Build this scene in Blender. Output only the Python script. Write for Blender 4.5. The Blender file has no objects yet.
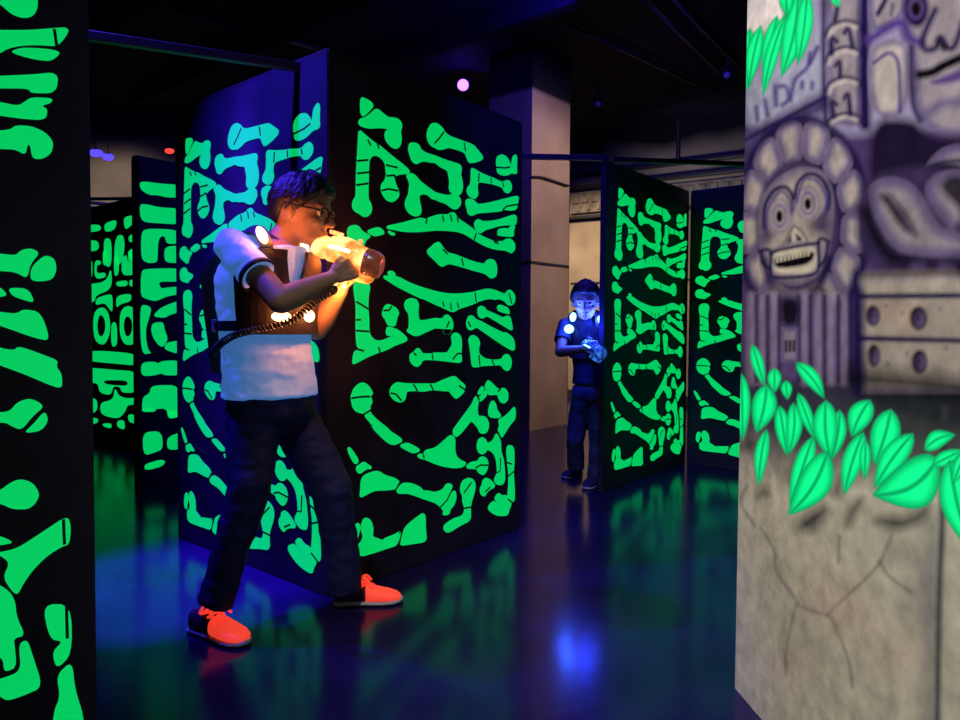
import bpy, bmesh, math, random
import numpy as np
from mathutils import Vector, Matrix, noise
from mathutils.geometry import tessellate_polygon
random.seed(7)
SC = bpy.context.scene
COL = SC.collection
PI = math.pi
# ------------------------------------------------------------------ camera
FPX, PITCH, ROLL, CY, CH = 701.52, math.radians(1.8975), math.radians(-0.34688), 350.46, 1.1057
H = 2.2
_F = Vector((0, math.cos(PITCH), -math.sin(PITCH)))
_U0 = Vector((0, math.sin(PITCH), math.cos(PITCH)))
_X0 = Vector((1, 0, 0))
_U = _U0 * math.cos(ROLL) + _X0 * math.sin(ROLL)
_X = _X0 * math.cos(ROLL) - _U0 * math.sin(ROLL)
EYE = Vector((0, 0, CH))
cd = bpy.data.cameras.new('camera'); cam = bpy.data.objects.new('camera', cd); COL.objects.link(cam)
cd.sensor_width = 36; cd.lens = FPX / 960 * 36; cd.shift_y = -(360 - CY) / 960
cd.clip_start = .05; cd.clip_end = 60
M = Matrix.Identity(4)
for i in range(3):
    M[i][0] = _X[i]; M[i][1] = _U[i]; M[i][2] = -_F[i]; M[i][3] = EYE[i]
cam.matrix_world = M
SC.camera = cam
def ray(x, y):
    return _F + _X * ((x - 480) / FPX) - _U * ((y - CY) / FPX)
def W(x, y, Y):                       # point of the sight line at world depth Y
    d = ray(x, y); return EYE + d * (Y / d.y)
def FL(x, y, z=0.0):                  # point on a horizontal plane
    d = ray(x, y); return EYE + d * ((z - CH) / d.z)
def onplane(x, y, A, n):
    d = ray(x, y); return EYE + d * ((A - EYE).dot(n) / d.dot(n))
def lin(c):
    c = c / 255
    return c / 12.92 if c <= .04045 else ((c + .055) / 1.055) ** 2.4
def rgb(r, g, b): return (lin(r), lin(g), lin(b), 1)
# ------------------------------------------------------------------ materials
def mat(name, col, rough=.6, metal=0, emit=None, es=0, vary=0, scale=8, bump=0, bscale=60, coat=0, trans=0, spec=.5):
    m = bpy.data.materials.new(name); m.use_nodes = True
    nt = m.node_tree; b = nt.nodes['Principled BSDF']
    b.inputs['Base Color'].default_value = col
    b.inputs['Roughness'].default_value = rough; b.inputs['Metallic'].default_value = metal
    b.inputs['Coat Weight'].default_value = coat
    b.inputs['Transmission Weight'].default_value = trans
    b.inputs['Specular IOR Level'].default_value = spec
    if emit: b.inputs['Emission Color'].default_value = emit; b.inputs['Emission Strength'].default_value = es
    if vary or bump:
        tc = nt.nodes.new('ShaderNodeTexCoord')
    if vary:
        n = nt.nodes.new('ShaderNodeTexNoise'); n.inputs['Scale'].default_value = scale; n.inputs['Detail'].default_value = 6
        nt.links.new(tc.outputs['Object'], n.inputs['Vector'])
        mr = nt.nodes.new('ShaderNodeMapRange'); mr.inputs[1].default_value = .3; mr.inputs[2].default_value = .7
        mr.inputs[3].default_value = 1 - vary; mr.inputs[4].default_value = 1 + vary
        nt.links.new(n.outputs['Fac'], mr.inputs[0])
        mx = nt.nodes.new('ShaderNodeMix'); mx.data_type = 'RGBA'; mx.blend_type = 'MULTIPLY'; mx.inputs[0].default_value = 1
        mx.inputs[6].default_value = col; nt.links.new(mr.outputs[0], mx.inputs[7])
        nt.links.new(mx.outputs[2], b.inputs['Base Color'])
    if bump:
        n2 = nt.nodes.new('ShaderNodeTexNoise'); n2.inputs['Scale'].default_value = bscale; n2.inputs['Detail'].default_value = 4
        nt.links.new(tc.outputs['Object'], n2.inputs['Vector'])
        bp = nt.nodes.new('ShaderNodeBump'); bp.inputs['Strength'].default_value = bump; bp.inputs['Distance'].default_value = .01
        nt.links.new(n2.outputs['Fac'], bp.inputs['Height']); nt.links.new(bp.outputs[0], b.inputs['Normal'])
    return m
MT = {}
MT['board'] = mat('matt_black_board', (.02, .018, .045, 1), .55, vary=.35, scale=5, bump=.08, bscale=40, spec=.25)
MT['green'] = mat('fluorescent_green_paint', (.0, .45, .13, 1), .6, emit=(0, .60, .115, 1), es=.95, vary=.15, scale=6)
MT['crack'] = mat('black_outline_paint', (.012, .014, .02, 1), .6)
MT['beam'] = mat('black_painted_steel', (.02, .02, .03, 1), .45, vary=.2)
MT['ceiling'] = mat('black_ceiling_paint', (.012, .009, .030, 1), .8, vary=.3, scale=2, spec=.1)
MT['metal'] = mat('grey_metal', (.25, .25, .27, 1), .35, 1)
MT['blackplastic'] = mat('black_plastic', (.02, .02, .022, 1), .4)
# ------------------------------------------------------------------ objects
def mesh_obj(name, bm, m, parent=None, smooth=False, origin=None):
    me = bpy.data.meshes.new(name)
    if isinstance(bm, bpy.types.Mesh): me = bm; me.name = name
    else:
        bmesh.ops.recalc_face_normals(bm, faces=bm.faces) if not getattr(bm, 'keepn', False) else None
        bm.to_mesh(me); bm.free()
    for mm in (m if isinstance(m, (list, tuple)) else [m]): me.materials.append(mm)
    if smooth: me.shade_smooth()
    o = bpy.data.objects.new(name, me); COL.objects.link(o)
    if parent is not None:
        o.parent = parent
        r = parent; off = Vector(r.location)
        while r.parent is not None: r = r.parent; off += Vector(r.location)
        me.transform(Matrix.Translation(-off))
    elif origin is not None:
        me.transform(Matrix.Translation(-Vector(origin))); o.location = origin
    return o
def tag(o, label, cat, group=None):
    o['label'] = label; o['category'] = cat
    if group: o['group'] = group
    return o
def struct(o): o['kind'] = 'structure'; return o
def root(name, loc, label, cat, group=None):
    o = bpy.data.objects.new(name, None); COL.objects.link(o); o.location = loc; o.empty_display_size = .1
    return tag(o, label, cat, group)
# ------------------------------------------------------------------ mesh helpers
def quad_box(bm, P, mi=0):            # P: 8 corners, bottom 4 then top 4
    v = [bm.verts.new(p) for p in P]
    for f in ((0,1,2,3),(7,6,5,4),(0,4,5,1),(1,5,6,2),(2,6,7,3),(3,7,4,0)):
        bm.faces.new([v[i] for i in f]).material_index = mi
    return v
def obox(bm, c, ex, ey, ez, sx, sy, sz, bev=0):   # oriented box, full sizes
    c = Vector(c); ex = Vector(ex).normalized(); ey = Vector(ey).normalized(); ez = Vector(ez).normalized()
    b2 = bmesh.new()
    quad_box(b2, [c + ex * (sx/2*a) + ey * (sy/2*b) + ez * (sz/2*d) for d in (-1, 1) for a, b in ((-1,-1),(1,-1),(1,1),(-1,1))])
    if bev: bmesh.ops.bevel(b2, geom=list(b2.edges), offset=bev, segments=2, affect='EDGES', profile=.5)
    merge(bm, b2)
def merge(bm, b2):
    me = bpy.data.meshes.new('tmp'); b2.to_mesh(me); b2.free(); bm.from_mesh(me); bpy.data.meshes.remove(me)
def frame(d):
    d = Vector(d).normalized(); a = Vector((0,0,1)) if abs(d.z) < .9 else Vector((1,0,0))
    s = d.cross(a).normalized(); return d, s, s.cross(d).normalized()
def loft(bm, rings, cap=True, mi=0, closed=False):
    vs = [[bm.verts.new(p) for p in r] for r in rings]; n = len(vs[0])
    rr = range(len(vs) if closed else len(vs) - 1)
    for i in rr:
        a, b = vs[i], vs[(i+1) % len(vs)]
        for k in range(n): bm.faces.new((a[k], a[(k+1) % n], b[(k+1) % n], b[k])).material_index = mi
    if cap and not closed:
        bm.faces.new(vs[0][::-1]).material_index = mi; bm.faces.new(vs[-1]).material_index = mi
    return vs
def tube(bm, pts, r, n=8, mi=0):
    pts = [Vector(p) for p in pts]; R = r if isinstance(r, (list, tuple)) else [r] * len(pts)
    rings = []; s = None
    for i, p in enumerate(pts):
        d = (pts[min(i+1, len(pts)-1)] - pts[max(i-1, 0)]).normalized()
        if s is None: _, s, _ = frame(d)
        s = (s - d * s.dot(d)).normalized(); t = d.cross(s)
        rings.append([p + (s * math.cos(2*PI*k/n) + t * math.sin(2*PI*k/n)) * R[i] for k in range(n)])
    loft(bm, rings, mi=mi)
def smooth_path(pts, sub=6):
    pts = [Vector(p) for p in pts]; o = []
    for i in range(len(pts) - 1):
        a, b, c, d = pts[max(i-1,0)], pts[i], pts[i+1], pts[min(i+2, len(pts)-1)]
        for k in range(sub):
            t = k / sub
            o.append(.5*((2*b) + (c-a)*t + (2*a-5*b+4*c-d)*t*t + (3*b-a-3*c+d)*t**3))
    return o + [pts[-1]]
def ball(bm, c, r, n=12, sx=None, ax=None, mi=0):  # ellipsoid; sx=(a,b,c) radii along ax frame
    c = Vector(c); rad = sx or (r, r, r)
    A = ax or (Vector((1,0,0)), Vector((0,1,0)), Vector((0,0,1)))
    m = Matrix.Identity(4)
    for i in range(3):
        for j in range(3): m[j][i] = A[i][j] * rad[i]
    m.translation = c
    g = bmesh.ops.create_uvsphere(bm, u_segments=n*2, v_segments=n, radius=1, matrix=m)
    for v in g['verts']:
        for f in v.link_faces: f.material_index = mi
def cone(bm, a, b, ra, rb, n=20, caps=True):
    a, b = Vector(a), Vector(b); d, s, t = frame(b - a)
    loft(bm, [[p + (s*math.cos(2*PI*k/n) + t*math.sin(2*PI*k/n)) * r for k in range(n)] for p, r in ((a, ra), (b, rb))], cap=caps)
def capsule(bm, a, b, ra, rb, n=10):
    ball(bm, a, ra, n); ball(bm, b, rb, n); cone(bm, a, b, ra, rb, n*2)
def chain(bm, pts, rs):
    for i in range(len(pts)-1): capsule(bm, pts[i], pts[i+1], rs[i], rs[i+1])
def remesh(bm, voxel, it=4, fac=.5, disp=None):
    me = bpy.data.meshes.new('tmp'); bmesh.ops.recalc_face_normals(bm, faces=bm.faces); bm.to_mesh(me); bm.free()
    o = bpy.data.objects.new('tmp', me); COL.objects.link(o)
    r = o.modifiers.new('r', 'REMESH'); r.mode = 'VOXEL'; r.voxel_size = voxel
    if it: s = o.modifiers.new('s', 'SMOOTH'); s.factor = fac; s.iterations = it
    dg = bpy.context.evaluated_depsgraph_get(); out = bpy.data.meshes.new_from_object(o.evaluated_get(dg))
    bpy.data.objects.remove(o); bpy.data.meshes.remove(me)
    if disp:
        nrm = [v.normal.copy() for v in out.vertices]
        for v, n in zip(out.vertices, nrm): v.co += n * disp(v.co)
    return out
# polygon fill in a plane ---------------------------------------------------
def chaikin(p, it=2, q=.22):
    for _ in range(it):
        o = []
        for i in range(len(p)):
            a, b = p[i], p[(i+1) % len(p)]
            o += [(a[0]+(b[0]-a[0])*q, a[1]+(b[1]-a[1])*q), (b[0]-(b[0]-a[0])*q, b[1]-(b[1]-a[1])*q)]
        p = o
    return p
def plate(bm, poly, fn, h, mi=0):     # poly in 2D, fn(u,v,h) -> 3D; a thin raised plate of paint
    if len(poly) < 3: return
    top = [bm.verts.new(fn(u, v, h)) for u, v in poly]
    bot = [bm.verts.new(fn(u, v, 0)) for u, v in poly]
    n = len(poly)
    for t in tessellate_polygon([[Vector((u, v, 0)) for u, v in poly]]):
        try: bm.faces.new([top[i] for i in t]).material_index = mi
        except ValueError: pass
    for i in range(n):
        bm.faces.new((top[i], top[(i+1) % n], bot[(i+1) % n], bot[i])).material_index = mi
def strip_poly(pts, w):
    L, Rr = [], []
    for i, p in enumerate(pts):
        a, b = pts[max(i-1,0)], pts[min(i+1, len(pts)-1)]
        dx, dy = b[0]-a[0], b[1]-a[1]; l = math.hypot(dx, dy) or 1
        nx, ny = -dy/l*w/2, dx/l*w/2
        L.append((p[0]+nx, p[1]+ny)); Rr.append((p[0]-nx, p[1]-ny))
    return L + Rr[::-1]
# ------------------------------------------------------------------ bone stencil (traced shapes; each tile is an origin and scale)
TL = {1:(345,90,8),2:(435,115,8),3:(345,170,8),4:(435,185,8),5:(345,255,8),6:(435,265,8),7:(345,340,8),8:(435,345,8),
      9:(345,425,8),10:(435,425,8),11:(345,480,8),12:(435,470,8),
      'A':(80,140,6),'B':(80,250,7.2),'C':(80,340,7.2),'D':(80,410,6),
      'E':(0,0,5.145),'F':(0,130,5.145),'G':(0,240,5.145),'H':(0,370,5.145),'I':(0,490,5.145),'J':(0,580,5.145)}
def tp(spec):
    out = []; T = None
    for tok in spec.split():
        if ',' not in tok:
            T = TL[int(tok)] if tok.isdigit() else TL[tok]
        else:
            x, y = tok.split(','); out.append((T[0] + float(x)/T[2], T[1] + float(y)/T[2]))
    return out
BONES = [
'1 128,62 165,75 205,98 225,125 180,175 140,208 125,170',
'1 255,150 300,190 350,228 395,225 440,248 455,285 438,335 450,385 440,440 410,468 365,448 330,405 318,360 332,328 368,325 330,302 270,296 205,302 150,293 108,270 120,238 170,222 210,190',
'1 112,322 150,355 190,390 260,445 285,455 370,530 450,590 518,650 500,665 440,668 400,682 330,680 328,605 310,560 270,525 230,515 200,535 188,575 185,640 3 182,100 180,235 205,270 212,320 190,360 150,372 110,340 85,330 60,300 65,250 90,220 92,110 95,0 1 100,560 108,420',
'3 330,40 350,38 385,48 400,110 425,165 430,205 400,240 370,252 330,235 300,190 290,150 295,115 325,85',
'3 490,45 530,30 560,45 600,95 660,140 720,185 4 60,80 105,90 125,80 170,75 200,110 205,150 180,185 150,190 110,165 90,145 40,130 0,110 3 690,225 665,195 620,185 590,200 590,240 605,300 608,340 580,365 545,362 500,330 480,280 490,240 510,200 515,150 520,120 510,80',
'1 510,460 520,430 550,425 590,440 605,480 640,505 700,525 2 0,330 70,360 150,385 200,400 212,430 200,470 215,520 220,580 205,630 170,640 130,620 112,590 120,540 105,460 100,440 40,410 0,375 1 690,575 640,565 605,568 570,590 535,565 525,530 510,490',
'1 690,275 665,320 655,370 670,420 700,450 2 0,255 20,272 70,270 100,255 150,265 240,295 258,350 275,382 340,370 390,345 345,290 310,245 250,222 230,215 160,190 110,170 75,140 60,110 30,80 0,68',
'2 288,425 330,445 360,465 440,500 460,505 540,545 560,530 590,525 612,560 610,600 580,625 550,605 540,575 455,545 440,545 360,530 340,540 335,590 345,630 325,665 290,660 255,620 258,590 285,560 290,500',
'2 490,370 500,335 535,318 575,340 600,390 606,430 615,385 620,340 645,318 655,345 650,420 655,470 610,460 580,478 540,480 500,460 495,420',
'4 245,150 250,120 290,115 320,135 340,160 420,150 540,120 670,85 660,140 650,195 600,200 550,190 530,205 420,215 340,220 310,235 290,242 262,225 258,190',
'4 315,310 330,285 350,278 375,295 420,295 500,285 560,265 650,235 650,310 620,320 580,315 500,325 460,340 400,355 370,380 340,375 320,340',
'4 500,385 510,355 560,350 590,355 600,335 640,330 625,360 630,410 580,408 505,400',
'3 315,458 450,430 540,405 610,385 640,402 690,380 720,370 4 0,250 40,240 70,242 110,240 125,225 155,225 180,270 240,310 330,375 340,395 400,425 470,455 500,465 510,455 545,455 570,435 605,435 635,465 640,510 610,545 590,530 560,518 480,512 400,485 320,440 310,435 250,395 190,370 100,360 0,358 3 720,478 600,490 480,490 400,475',
'3 175,490 260,462 290,475 315,505 270,518 240,525 210,510',
'3 345,490 380,505 400,515 375,518 355,505',
'3 20,500 30,460 75,445 110,455 130,490 160,510 205,530 170,550 155,580 140,615 110,600 60,560 25,530',
'4 -70,535 -35,505 0,470 35,458 68,515 100,547 160,560 220,585 300,615 395,640 410,610 445,595 480,610 495,665 490,720 465,742 435,738 405,705 300,678 220,652 140,630 105,625 50,655 0,600',
'5 300,172 360,172 430,180 500,220 600,260 720,295 6 0,215 100,235 200,235 310,222 330,215 420,192 480,205 560,240 580,205 610,205 640,250 635,300 605,322 575,310 560,285 500,262 490,275 430,262 335,292 325,300 260,325 190,345 150,372 120,365 60,335 0,310 5 720,390 640,350 600,340 500,290 420,250 350,205',
'5 340,140 375,130 405,160 380,168 355,158',
'3 20,690 40,660 80,650 115,665 130,700 165,720 215,745 190,765 160,775 140,800 100,785 50,770 25,740',
'5 70,250 90,205 140,195 180,212 197,260 182,330 180,430 188,520 188,610 200,650 240,690 290,692 345,670 395,648 375,642 330,638 335,585 355,580 430,605 500,672 480,690 400,718 330,755 300,765 250,782 180,810 120,842 70,868 62,860 75,770 130,765 95,725 90,600 92,400 78,320',
'5 300,460 320,410 345,398 375,410 410,430 430,465 415,490 410,515 400,560 380,565 340,555 325,510 305,490',
'5 475,400 490,365 530,350 570,360 588,400 580,440 585,510 600,530 650,525 720,510 6 0,430 60,435 75,410 100,400 130,430 145,480 130,530 100,558 70,545 70,505 0,500 5 720,580 640,615 565,650 490,605 515,595 515,470 490,440',
'6 495,340 515,320 570,340 585,350 597,390 560,380 510,365',
'6 345,345 370,330 400,345 405,365 480,395 550,430 565,410 600,415 612,470 620,525 560,490 480,440 410,400 385,425 355,415 342,385',
'6 250,460 270,410 300,408 325,440 370,455 430,490 550,550 565,540 630,590 640,690 570,655 480,595 380,525 330,490 290,520 260,505',
'8 -200,100 -195,75 -165,60 -150,35 -130,30 -110,60 -100,75 -30,75 0,65 60,68 100,65 118,35 140,0 138,-40 130,-60 145,-88 170,-95 205,-70 212,0 205,65 215,140 130,130 0,115 -100,112 -115,150 -145,172 -180,150 -195,130',
'8 275,-10 268,-40 285,-70 310,-75 345,-50 358,-10 345,30 350,70 355,80 400,115 465,125 530,120 550,85 575,75 600,95 612,140 600,190 575,205 545,185 530,155 470,158 370,162 350,170 298,175 290,100 282,30',
'7 360,420 370,380 400,350 430,343 465,352 540,355 680,355 720,355 8 60,285 155,248 190,285 245,330 225,352 235,370 170,432 140,400 110,360 95,365 0,355 7 690,395 620,408 570,400 490,405 485,440 475,480 440,495 400,480 370,450',
'7 50,455 70,395 110,355 145,345 180,365 205,400 220,428 195,450 218,495 195,525 200,560 150,585 90,568 62,530 55,485',
'7 155,600 200,575 210,600 250,640 300,680 350,720 9 350,50 465,122 420,145 385,155 340,135 280,80 240,40 215,0 7 230,690 190,640',
'9 440,165 470,155 500,145 600,200 580,210 545,222 490,195',
'9 580,245 600,235 630,240 640,205 720,190 10 60,140 125,80 160,110 155,200 170,260 210,290 250,305 215,335 150,340 60,325 0,305 9 640,270 600,262',
'8 138,692 190,620 250,540 300,470 318,420 338,408 346,450 335,520 345,575 380,572 415,590 430,640 418,690 390,706 358,698 342,655 310,620 290,600 245,655 205,705 165,735',
'8 340,385 375,330 390,350 380,375 355,395', '8 360,420 400,360 418,395 375,440 358,450 355,415',
'8 398,335 420,285 440,295 510,365 530,350 560,350 585,390 580,440 550,465 520,450 505,410 500,390 430,398 415,365',
'8 440,475 460,445 485,470 492,520 530,570 500,580 440,575 425,540',
'8 505,600 560,575 600,535 632,495 643,525 640,590 600,635 565,690 530,748 500,690 520,640',
'10 490,65 515,110 525,150 525,210 540,260 550,300 560,460 510,480 470,445 500,380 495,300 480,240 450,205 415,190 405,215 375,232 345,210 335,170 345,120 375,100 405,120 415,150 450,140 475,105',
'10 250,330 290,300 340,295 355,265 385,255 415,275 425,320 410,370 385,398 345,375 335,345 265,345',
'10 380,450 405,425 440,440 485,490 435,515 410,540 395,570 365,550 360,510 378,480',
'10 570,165 630,170 632,300 625,380 632,480 635,600 615,620 580,580 590,480 590,380 580,300',
'12 415,305 465,248 492,268 502,255 475,228 505,185 535,210 575,205 612,268 592,310 582,362 490,362',
'9 130,440 160,400 260,368 320,410 400,430 435,460 410,505 350,515 240,518 190,540 120,580 128,520',
'9 410,530 455,470 520,468 600,500 620,530 660,530 720,545 12 65,160 85,120 110,112 138,125 125,190 160,165 168,220 150,280 120,310 110,355 60,355 75,330 45,290 0,255 9 640,590 560,560 500,540 440,545',
'9 20,185 40,185 110,290 80,310 45,250', '9 90,340 120,320 150,298 180,320 215,345 170,345 120,385 100,370',
'12 205,130 220,90 270,65 310,85 322,130 310,190 290,250 280,305 285,400 200,440 100,505 60,455 140,395 225,370 240,310 222,250 222,200 205,170',
'11 125,380 150,310 180,310 210,340 222,400 215,460 250,470 300,490 320,470 400,440 445,410 430,470 410,520 340,540 240,575 110,612 105,520 130,500 150,450',
'11 480,380 550,320 640,255 640,400 652,490 540,505 435,522 460,450',
'11 60,440 75,370 105,345 118,385 95,470 95,505 65,500',
]
CRACKS = ['1 95,568 185,560','1 95,668 190,658','3 88,122 185,108','1 180,395 205,445','1 255,435 272,470','1 325,600 420,622','3 328,48 400,42',
'3 290,165 350,152 425,168','2 70,135 30,190 -5,225','2 232,220 242,292','2 352,465 346,535','2 447,500 447,548','2 540,540 548,580','2 485,418 560,424 600,415',
'4 540,200 570,170 660,155','4 58,240 68,292','4 122,235 132,292','4 175,255 185,300','3 645,430 655,385','4 328,385 312,442','4 60,515 100,552','4 212,585 226,648','6 318,220 328,298',
'6 60,290 70,335','6 122,305 130,362','6 178,300 186,345','6 590,225 612,310','5 88,372 185,432','5 85,605 192,612','5 85,520 125,518','5 70,745 150,768','5 268,735 278,782',
'5 305,445 350,442 372,410','6 92,500 112,450','6 262,450 284,495','8 -25,70 -18,118','8 -172,62 -150,85','8 140,115 175,70 212,68','8 350,78 358,168','8 452,118 474,165',
'7 545,352 578,408','7 680,352 706,402','7 362,425 405,432 450,485','8 190,325 238,358','7 48,466 120,455 200,452','9 622,232 632,268','10 524,262 518,370 470,388',
'10 322,345 360,320 428,322','10 400,535 442,495','10 575,300 612,312','10 585,408 635,368','12 580,232 622,262','12 145,135 95,240 35,305','12 228,185 290,98','12 228,306 290,296',
'7 140,600 205,560','9 225,300 380,320','11 430,420 452,420 430,524','9 405,515 440,455','8 500,372 525,352','8 330,405 355,440','10 500,50 530,115','4 470,455 510,470']
LM = ['A 355,255 390,248 480,262 600,268 600,345 520,345 460,330 420,332 365,300','A 355,385 400,385 480,405 600,410 600,508 480,500 365,492',
'A 365,640 370,545 420,530 600,540 600,620 520,625 510,580 490,575 470,600 465,690 B 558,72 545,92 490,95 445,70','A 510,640 600,632 B 720,60 720,95 620,90 605,50',
'B 440,150 480,135 720,130 720,180 720,230 560,225 585,280 610,272 720,262 720,318 620,335 550,370 480,355 435,330','B 540,455 590,410 720,360 720,445 640,470 610,490 530,480',
'B 430,400 480,395 515,420 500,480 475,560 475,640 490,720 C 520,95 440,105','B 520,525 600,515 610,580 635,640 600,700 570,690 530,640 510,580','B 630,665 720,650 C 720,105 610,70 610,40',
'C 440,160 540,155 560,170 590,150 720,145 720,255 610,255 585,240 540,255 440,262','C 510,340 550,325 720,325 720,550 640,570 620,490 520,500 445,525 450,410 500,385',
'D 375,135 470,125 495,160 495,235 450,255 380,275','D 530,160 610,130 610,235 530,240 520,200','D 385,325 490,295 515,310 490,340 390,365','D 520,0 600,0 600,40 530,55','D 370,-12 460,-12 450,12 375,12']
LB = ['A 20,512 120,505 130,545 20,558','A 145,500 225,475 210,540 150,555','A 260,460 340,450 320,500 300,520 270,540','A 20,605 110,600 115,665 20,670','A 140,590 190,590 190,760 150,760',
'A 205,640 225,570 260,570 270,640 250,740 210,760','A 290,575 350,550 350,610 295,615','A 290,660 350,640 350,740 290,740','B 30,60 90,60 90,210 30,215','B 105,75 150,75 150,105 120,110 120,170 185,160 185,200 105,210',
'B 165,0 200,0 200,110 165,110','B 245,20 280,30 280,180 245,190','B 300,60 335,30 345,90 400,100 400,180 300,185','B 345,0 410,0 410,70 350,70','B 30,250 190,230 225,120 232,280 110,330 110,370 30,395',
'B 200,320 235,320 235,450 215,430 180,380 110,400 120,345','B 255,230 340,215 345,260 270,265','B 355,215 410,210 410,265 355,262','B 260,330 370,310 370,370 290,390 262,420','B 380,310 410,305 410,370 380,375',
'B 95,560 100,460 130,420 170,410 205,450 220,540 210,620 180,680 140,680 105,640','B 285,550 290,450 320,410 360,400 410,440 410,660 370,685 320,680 290,620','B 225,520 265,520 270,690 225,700','B 30,440 85,440 85,680 40,690',
'C 40,90 130,75 380,95 410,130 410,185 250,170 40,150','C 40,210 100,200 250,215 410,225 410,380 300,380 290,340 240,330 225,400 140,380 130,310 50,310','C 40,420 125,420 125,520 40,530',
'C 145,450 240,430 250,340 280,400 330,420 420,415 420,460 340,470 330,510 280,570 150,540','C 40,560 130,560 130,600 40,610','C 165,600 230,600 225,640 165,620','C 270,580 320,575 325,650 265,625','C 345,530 420,545 420,670 395,600 350,590']
LBX = ['B 125,560 135,480 155,465 180,500 185,570 165,620 140,620','B 315,550 325,490 350,475 375,510 378,570 360,620 330,620','C 170,290 340,290 345,330 240,325 180,315']
NEAR = ['E -60,-80 190,-40 195,40 170,85 120,95 60,75 0,20 -60,0','E -60,150 0,155 150,155 280,145 335,140 358,160 300,240 200,232 110,235 40,250 0,275 -60,290','E 50,265 110,245 200,248 285,258 312,275 265,315 200,310 110,290',
'E -60,395 0,390 150,385 300,370 290,480 160,480 145,455 0,455 -60,455','E -60,520 0,525 90,545 125,525 160,500 270,505 265,530 210,545 245,560 235,620 100,610 0,595 -60,590',
'F -60,5 50,0 80,-25 160,-20 230,10 275,60 265,120 220,150 165,148 155,75 140,80 130,130 80,100 0,98 -60,100','G -60,65 0,70 80,80 110,50 160,42 205,65 155,125 140,200 80,165 0,160 -60,158','G 160,140 230,75 280,95 292,150 270,205 200,215 155,205',
'G 40,245 145,248 180,325 110,305 60,285','G -60,240 0,240 45,290 -60,295','G -60,360 0,370 85,380 120,355 210,370 260,520 180,505 0,440 -60,425',
'G -60,540 70,570 95,545 200,582 300,620 288,650 318,690 320,768 240,740 130,692 0,645 -60,625','H -60,220 0,218 50,212 90,165 150,145 200,165 225,190 165,240 110,310 60,290 30,270 -60,272','H 120,325 170,280 230,208 250,260 210,315',
'H -60,640 0,620 60,575 110,560 170,580 205,640 180,690 140,718 60,715 10,690 -60,680','I -60,330 0,320 90,300 220,215 350,128 365,200 355,280 320,290 240,340 170,410 120,480 90,540 60,520 15,450 50,375 0,335','I -60,235 0,235 75,270 0,285 -60,285',
'J -60,20 0,25 50,60 78,110 85,190 130,285 70,300 75,340 85,450 20,475 15,400 -60,380','J 95,330 140,305 165,380 220,550 130,590 40,622 0,600 -60,560 -60,520 0,510 110,470','J 218,125 365,125 370,380 290,460 268,370 325,315 255,305',
'J 290,490 370,415 385,560 430,700 445,900 260,900 275,680 310,600']
NEARX = ['I 325,150 330,280','J 340,125 345,300','E 278,150 290,235']
# ------------------------------------------------------------------ plan of the maze
C0 = Vector((-.6134, 2.8254, 0)); CL0 = Vector((-1.5683, 3.6225, 0)); CR0 = Vector((.2234, 3.8282, 0))
WL = (C0 - CL0).length; WR = (CR0 - C0).length
EL = (C0 - CL0).normalized(); ER = (CR0 - C0).normalized()
def nrm(e): return Vector((e.y, -e.x, 0))
def stencil(polys, A, e):              # photo tracing -> (u, z) on the board that carries it
    n = nrm(e); o = []
    for s in polys:
        q = [onplane(x, y, A, n) for x, y in chaikin(tp(s))]
        o.append([((p - A).dot(e), p.z) for p in q])
    return o
def lines(polys, A, e, w):
    n = nrm(e); o = []
    for s in polys:
        q = [onplane(x, y, A, n) for x, y in tp(s)]
        o.append(strip_poly([((p - A).dot(e), p.z) for p in q], w))
    return o
CRACK_UV = [[(u/WR, z) for u, z in p] for p in lines(CRACKS, C0, ER, .0085)]
def grow(P, g):
    n = len(P); o = []; ar = sum(P[i][0]*P[(i+1)%n][1] - P[(i+1)%n][0]*P[i][1] for i in range(n)); sg = 1 if ar > 0 else -1
    for i in range(n):
        a, b = P[i-1], P[(i+1)%n]; dx, dy = b[0]-a[0], b[1]-a[1]; L = math.hypot(dx, dy) or 1
        o.append((P[i][0] + sg*dy/L*g, P[i][1] - sg*dx/L*g))
    return o
BONE_UV = [[(u/WR, z) for u, z in grow(p, .0045)] for p in stencil(BONES, C0, ER)]
def paint(parent, name, A, e, green, dark, Wd=1.0):
    n = nrm(e); bm = bmesh.new()
    f = lambda u, z, h: A + e*(u*Wd) + n*h + Vector((0,0,z))
    for p in green: plate(bm, p, f, .0012, 0)
    for p in dark: plate(bm, p, f, .0022, 1)
    return mesh_obj(name, bm, [MT['green'], MT['crack']], parent)
def slab_box(bm, A, e, Wd, th, h=H, bev=.004):
    n = nrm(e); c = A + e*(Wd/2) - n*(th/2) + Vector((0,0,h/2))
    obox(bm, c, e, n, (0,0,1), Wd, th, h, bev)
def panel(A, e, Wd, th, label, group=None, art='bones', h=H, du=0):
    n = nrm(e); r = root('maze_partition', A + e*(Wd/2) - n*(th/2), label, 'partition', group); r['kind'] = 'thing'
    bm = bmesh.new(); slab_box(bm, A, e, Wd, th, h); mesh_obj('board', bm, MT['board'], r)
    bm = bmesh.new()                       # steel cap along the top edge
    obox(bm, A + e*(Wd/2) - n*(th/2) + Vector((0,0,h+.009)), e, n, (0,0,1), Wd, th*.8, .018, .003)
    mesh_obj('top_rail', bm, MT['beam'], r)
    if art == 'bones': paint(r, 'painted_bones', A, e, *[[[(u + du, z) for u, z in p] for p in Q] for Q in (BONE_UV, CRACK_UV)], Wd)
    return r
G = 'black maze partitions painted with green shapes'
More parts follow.
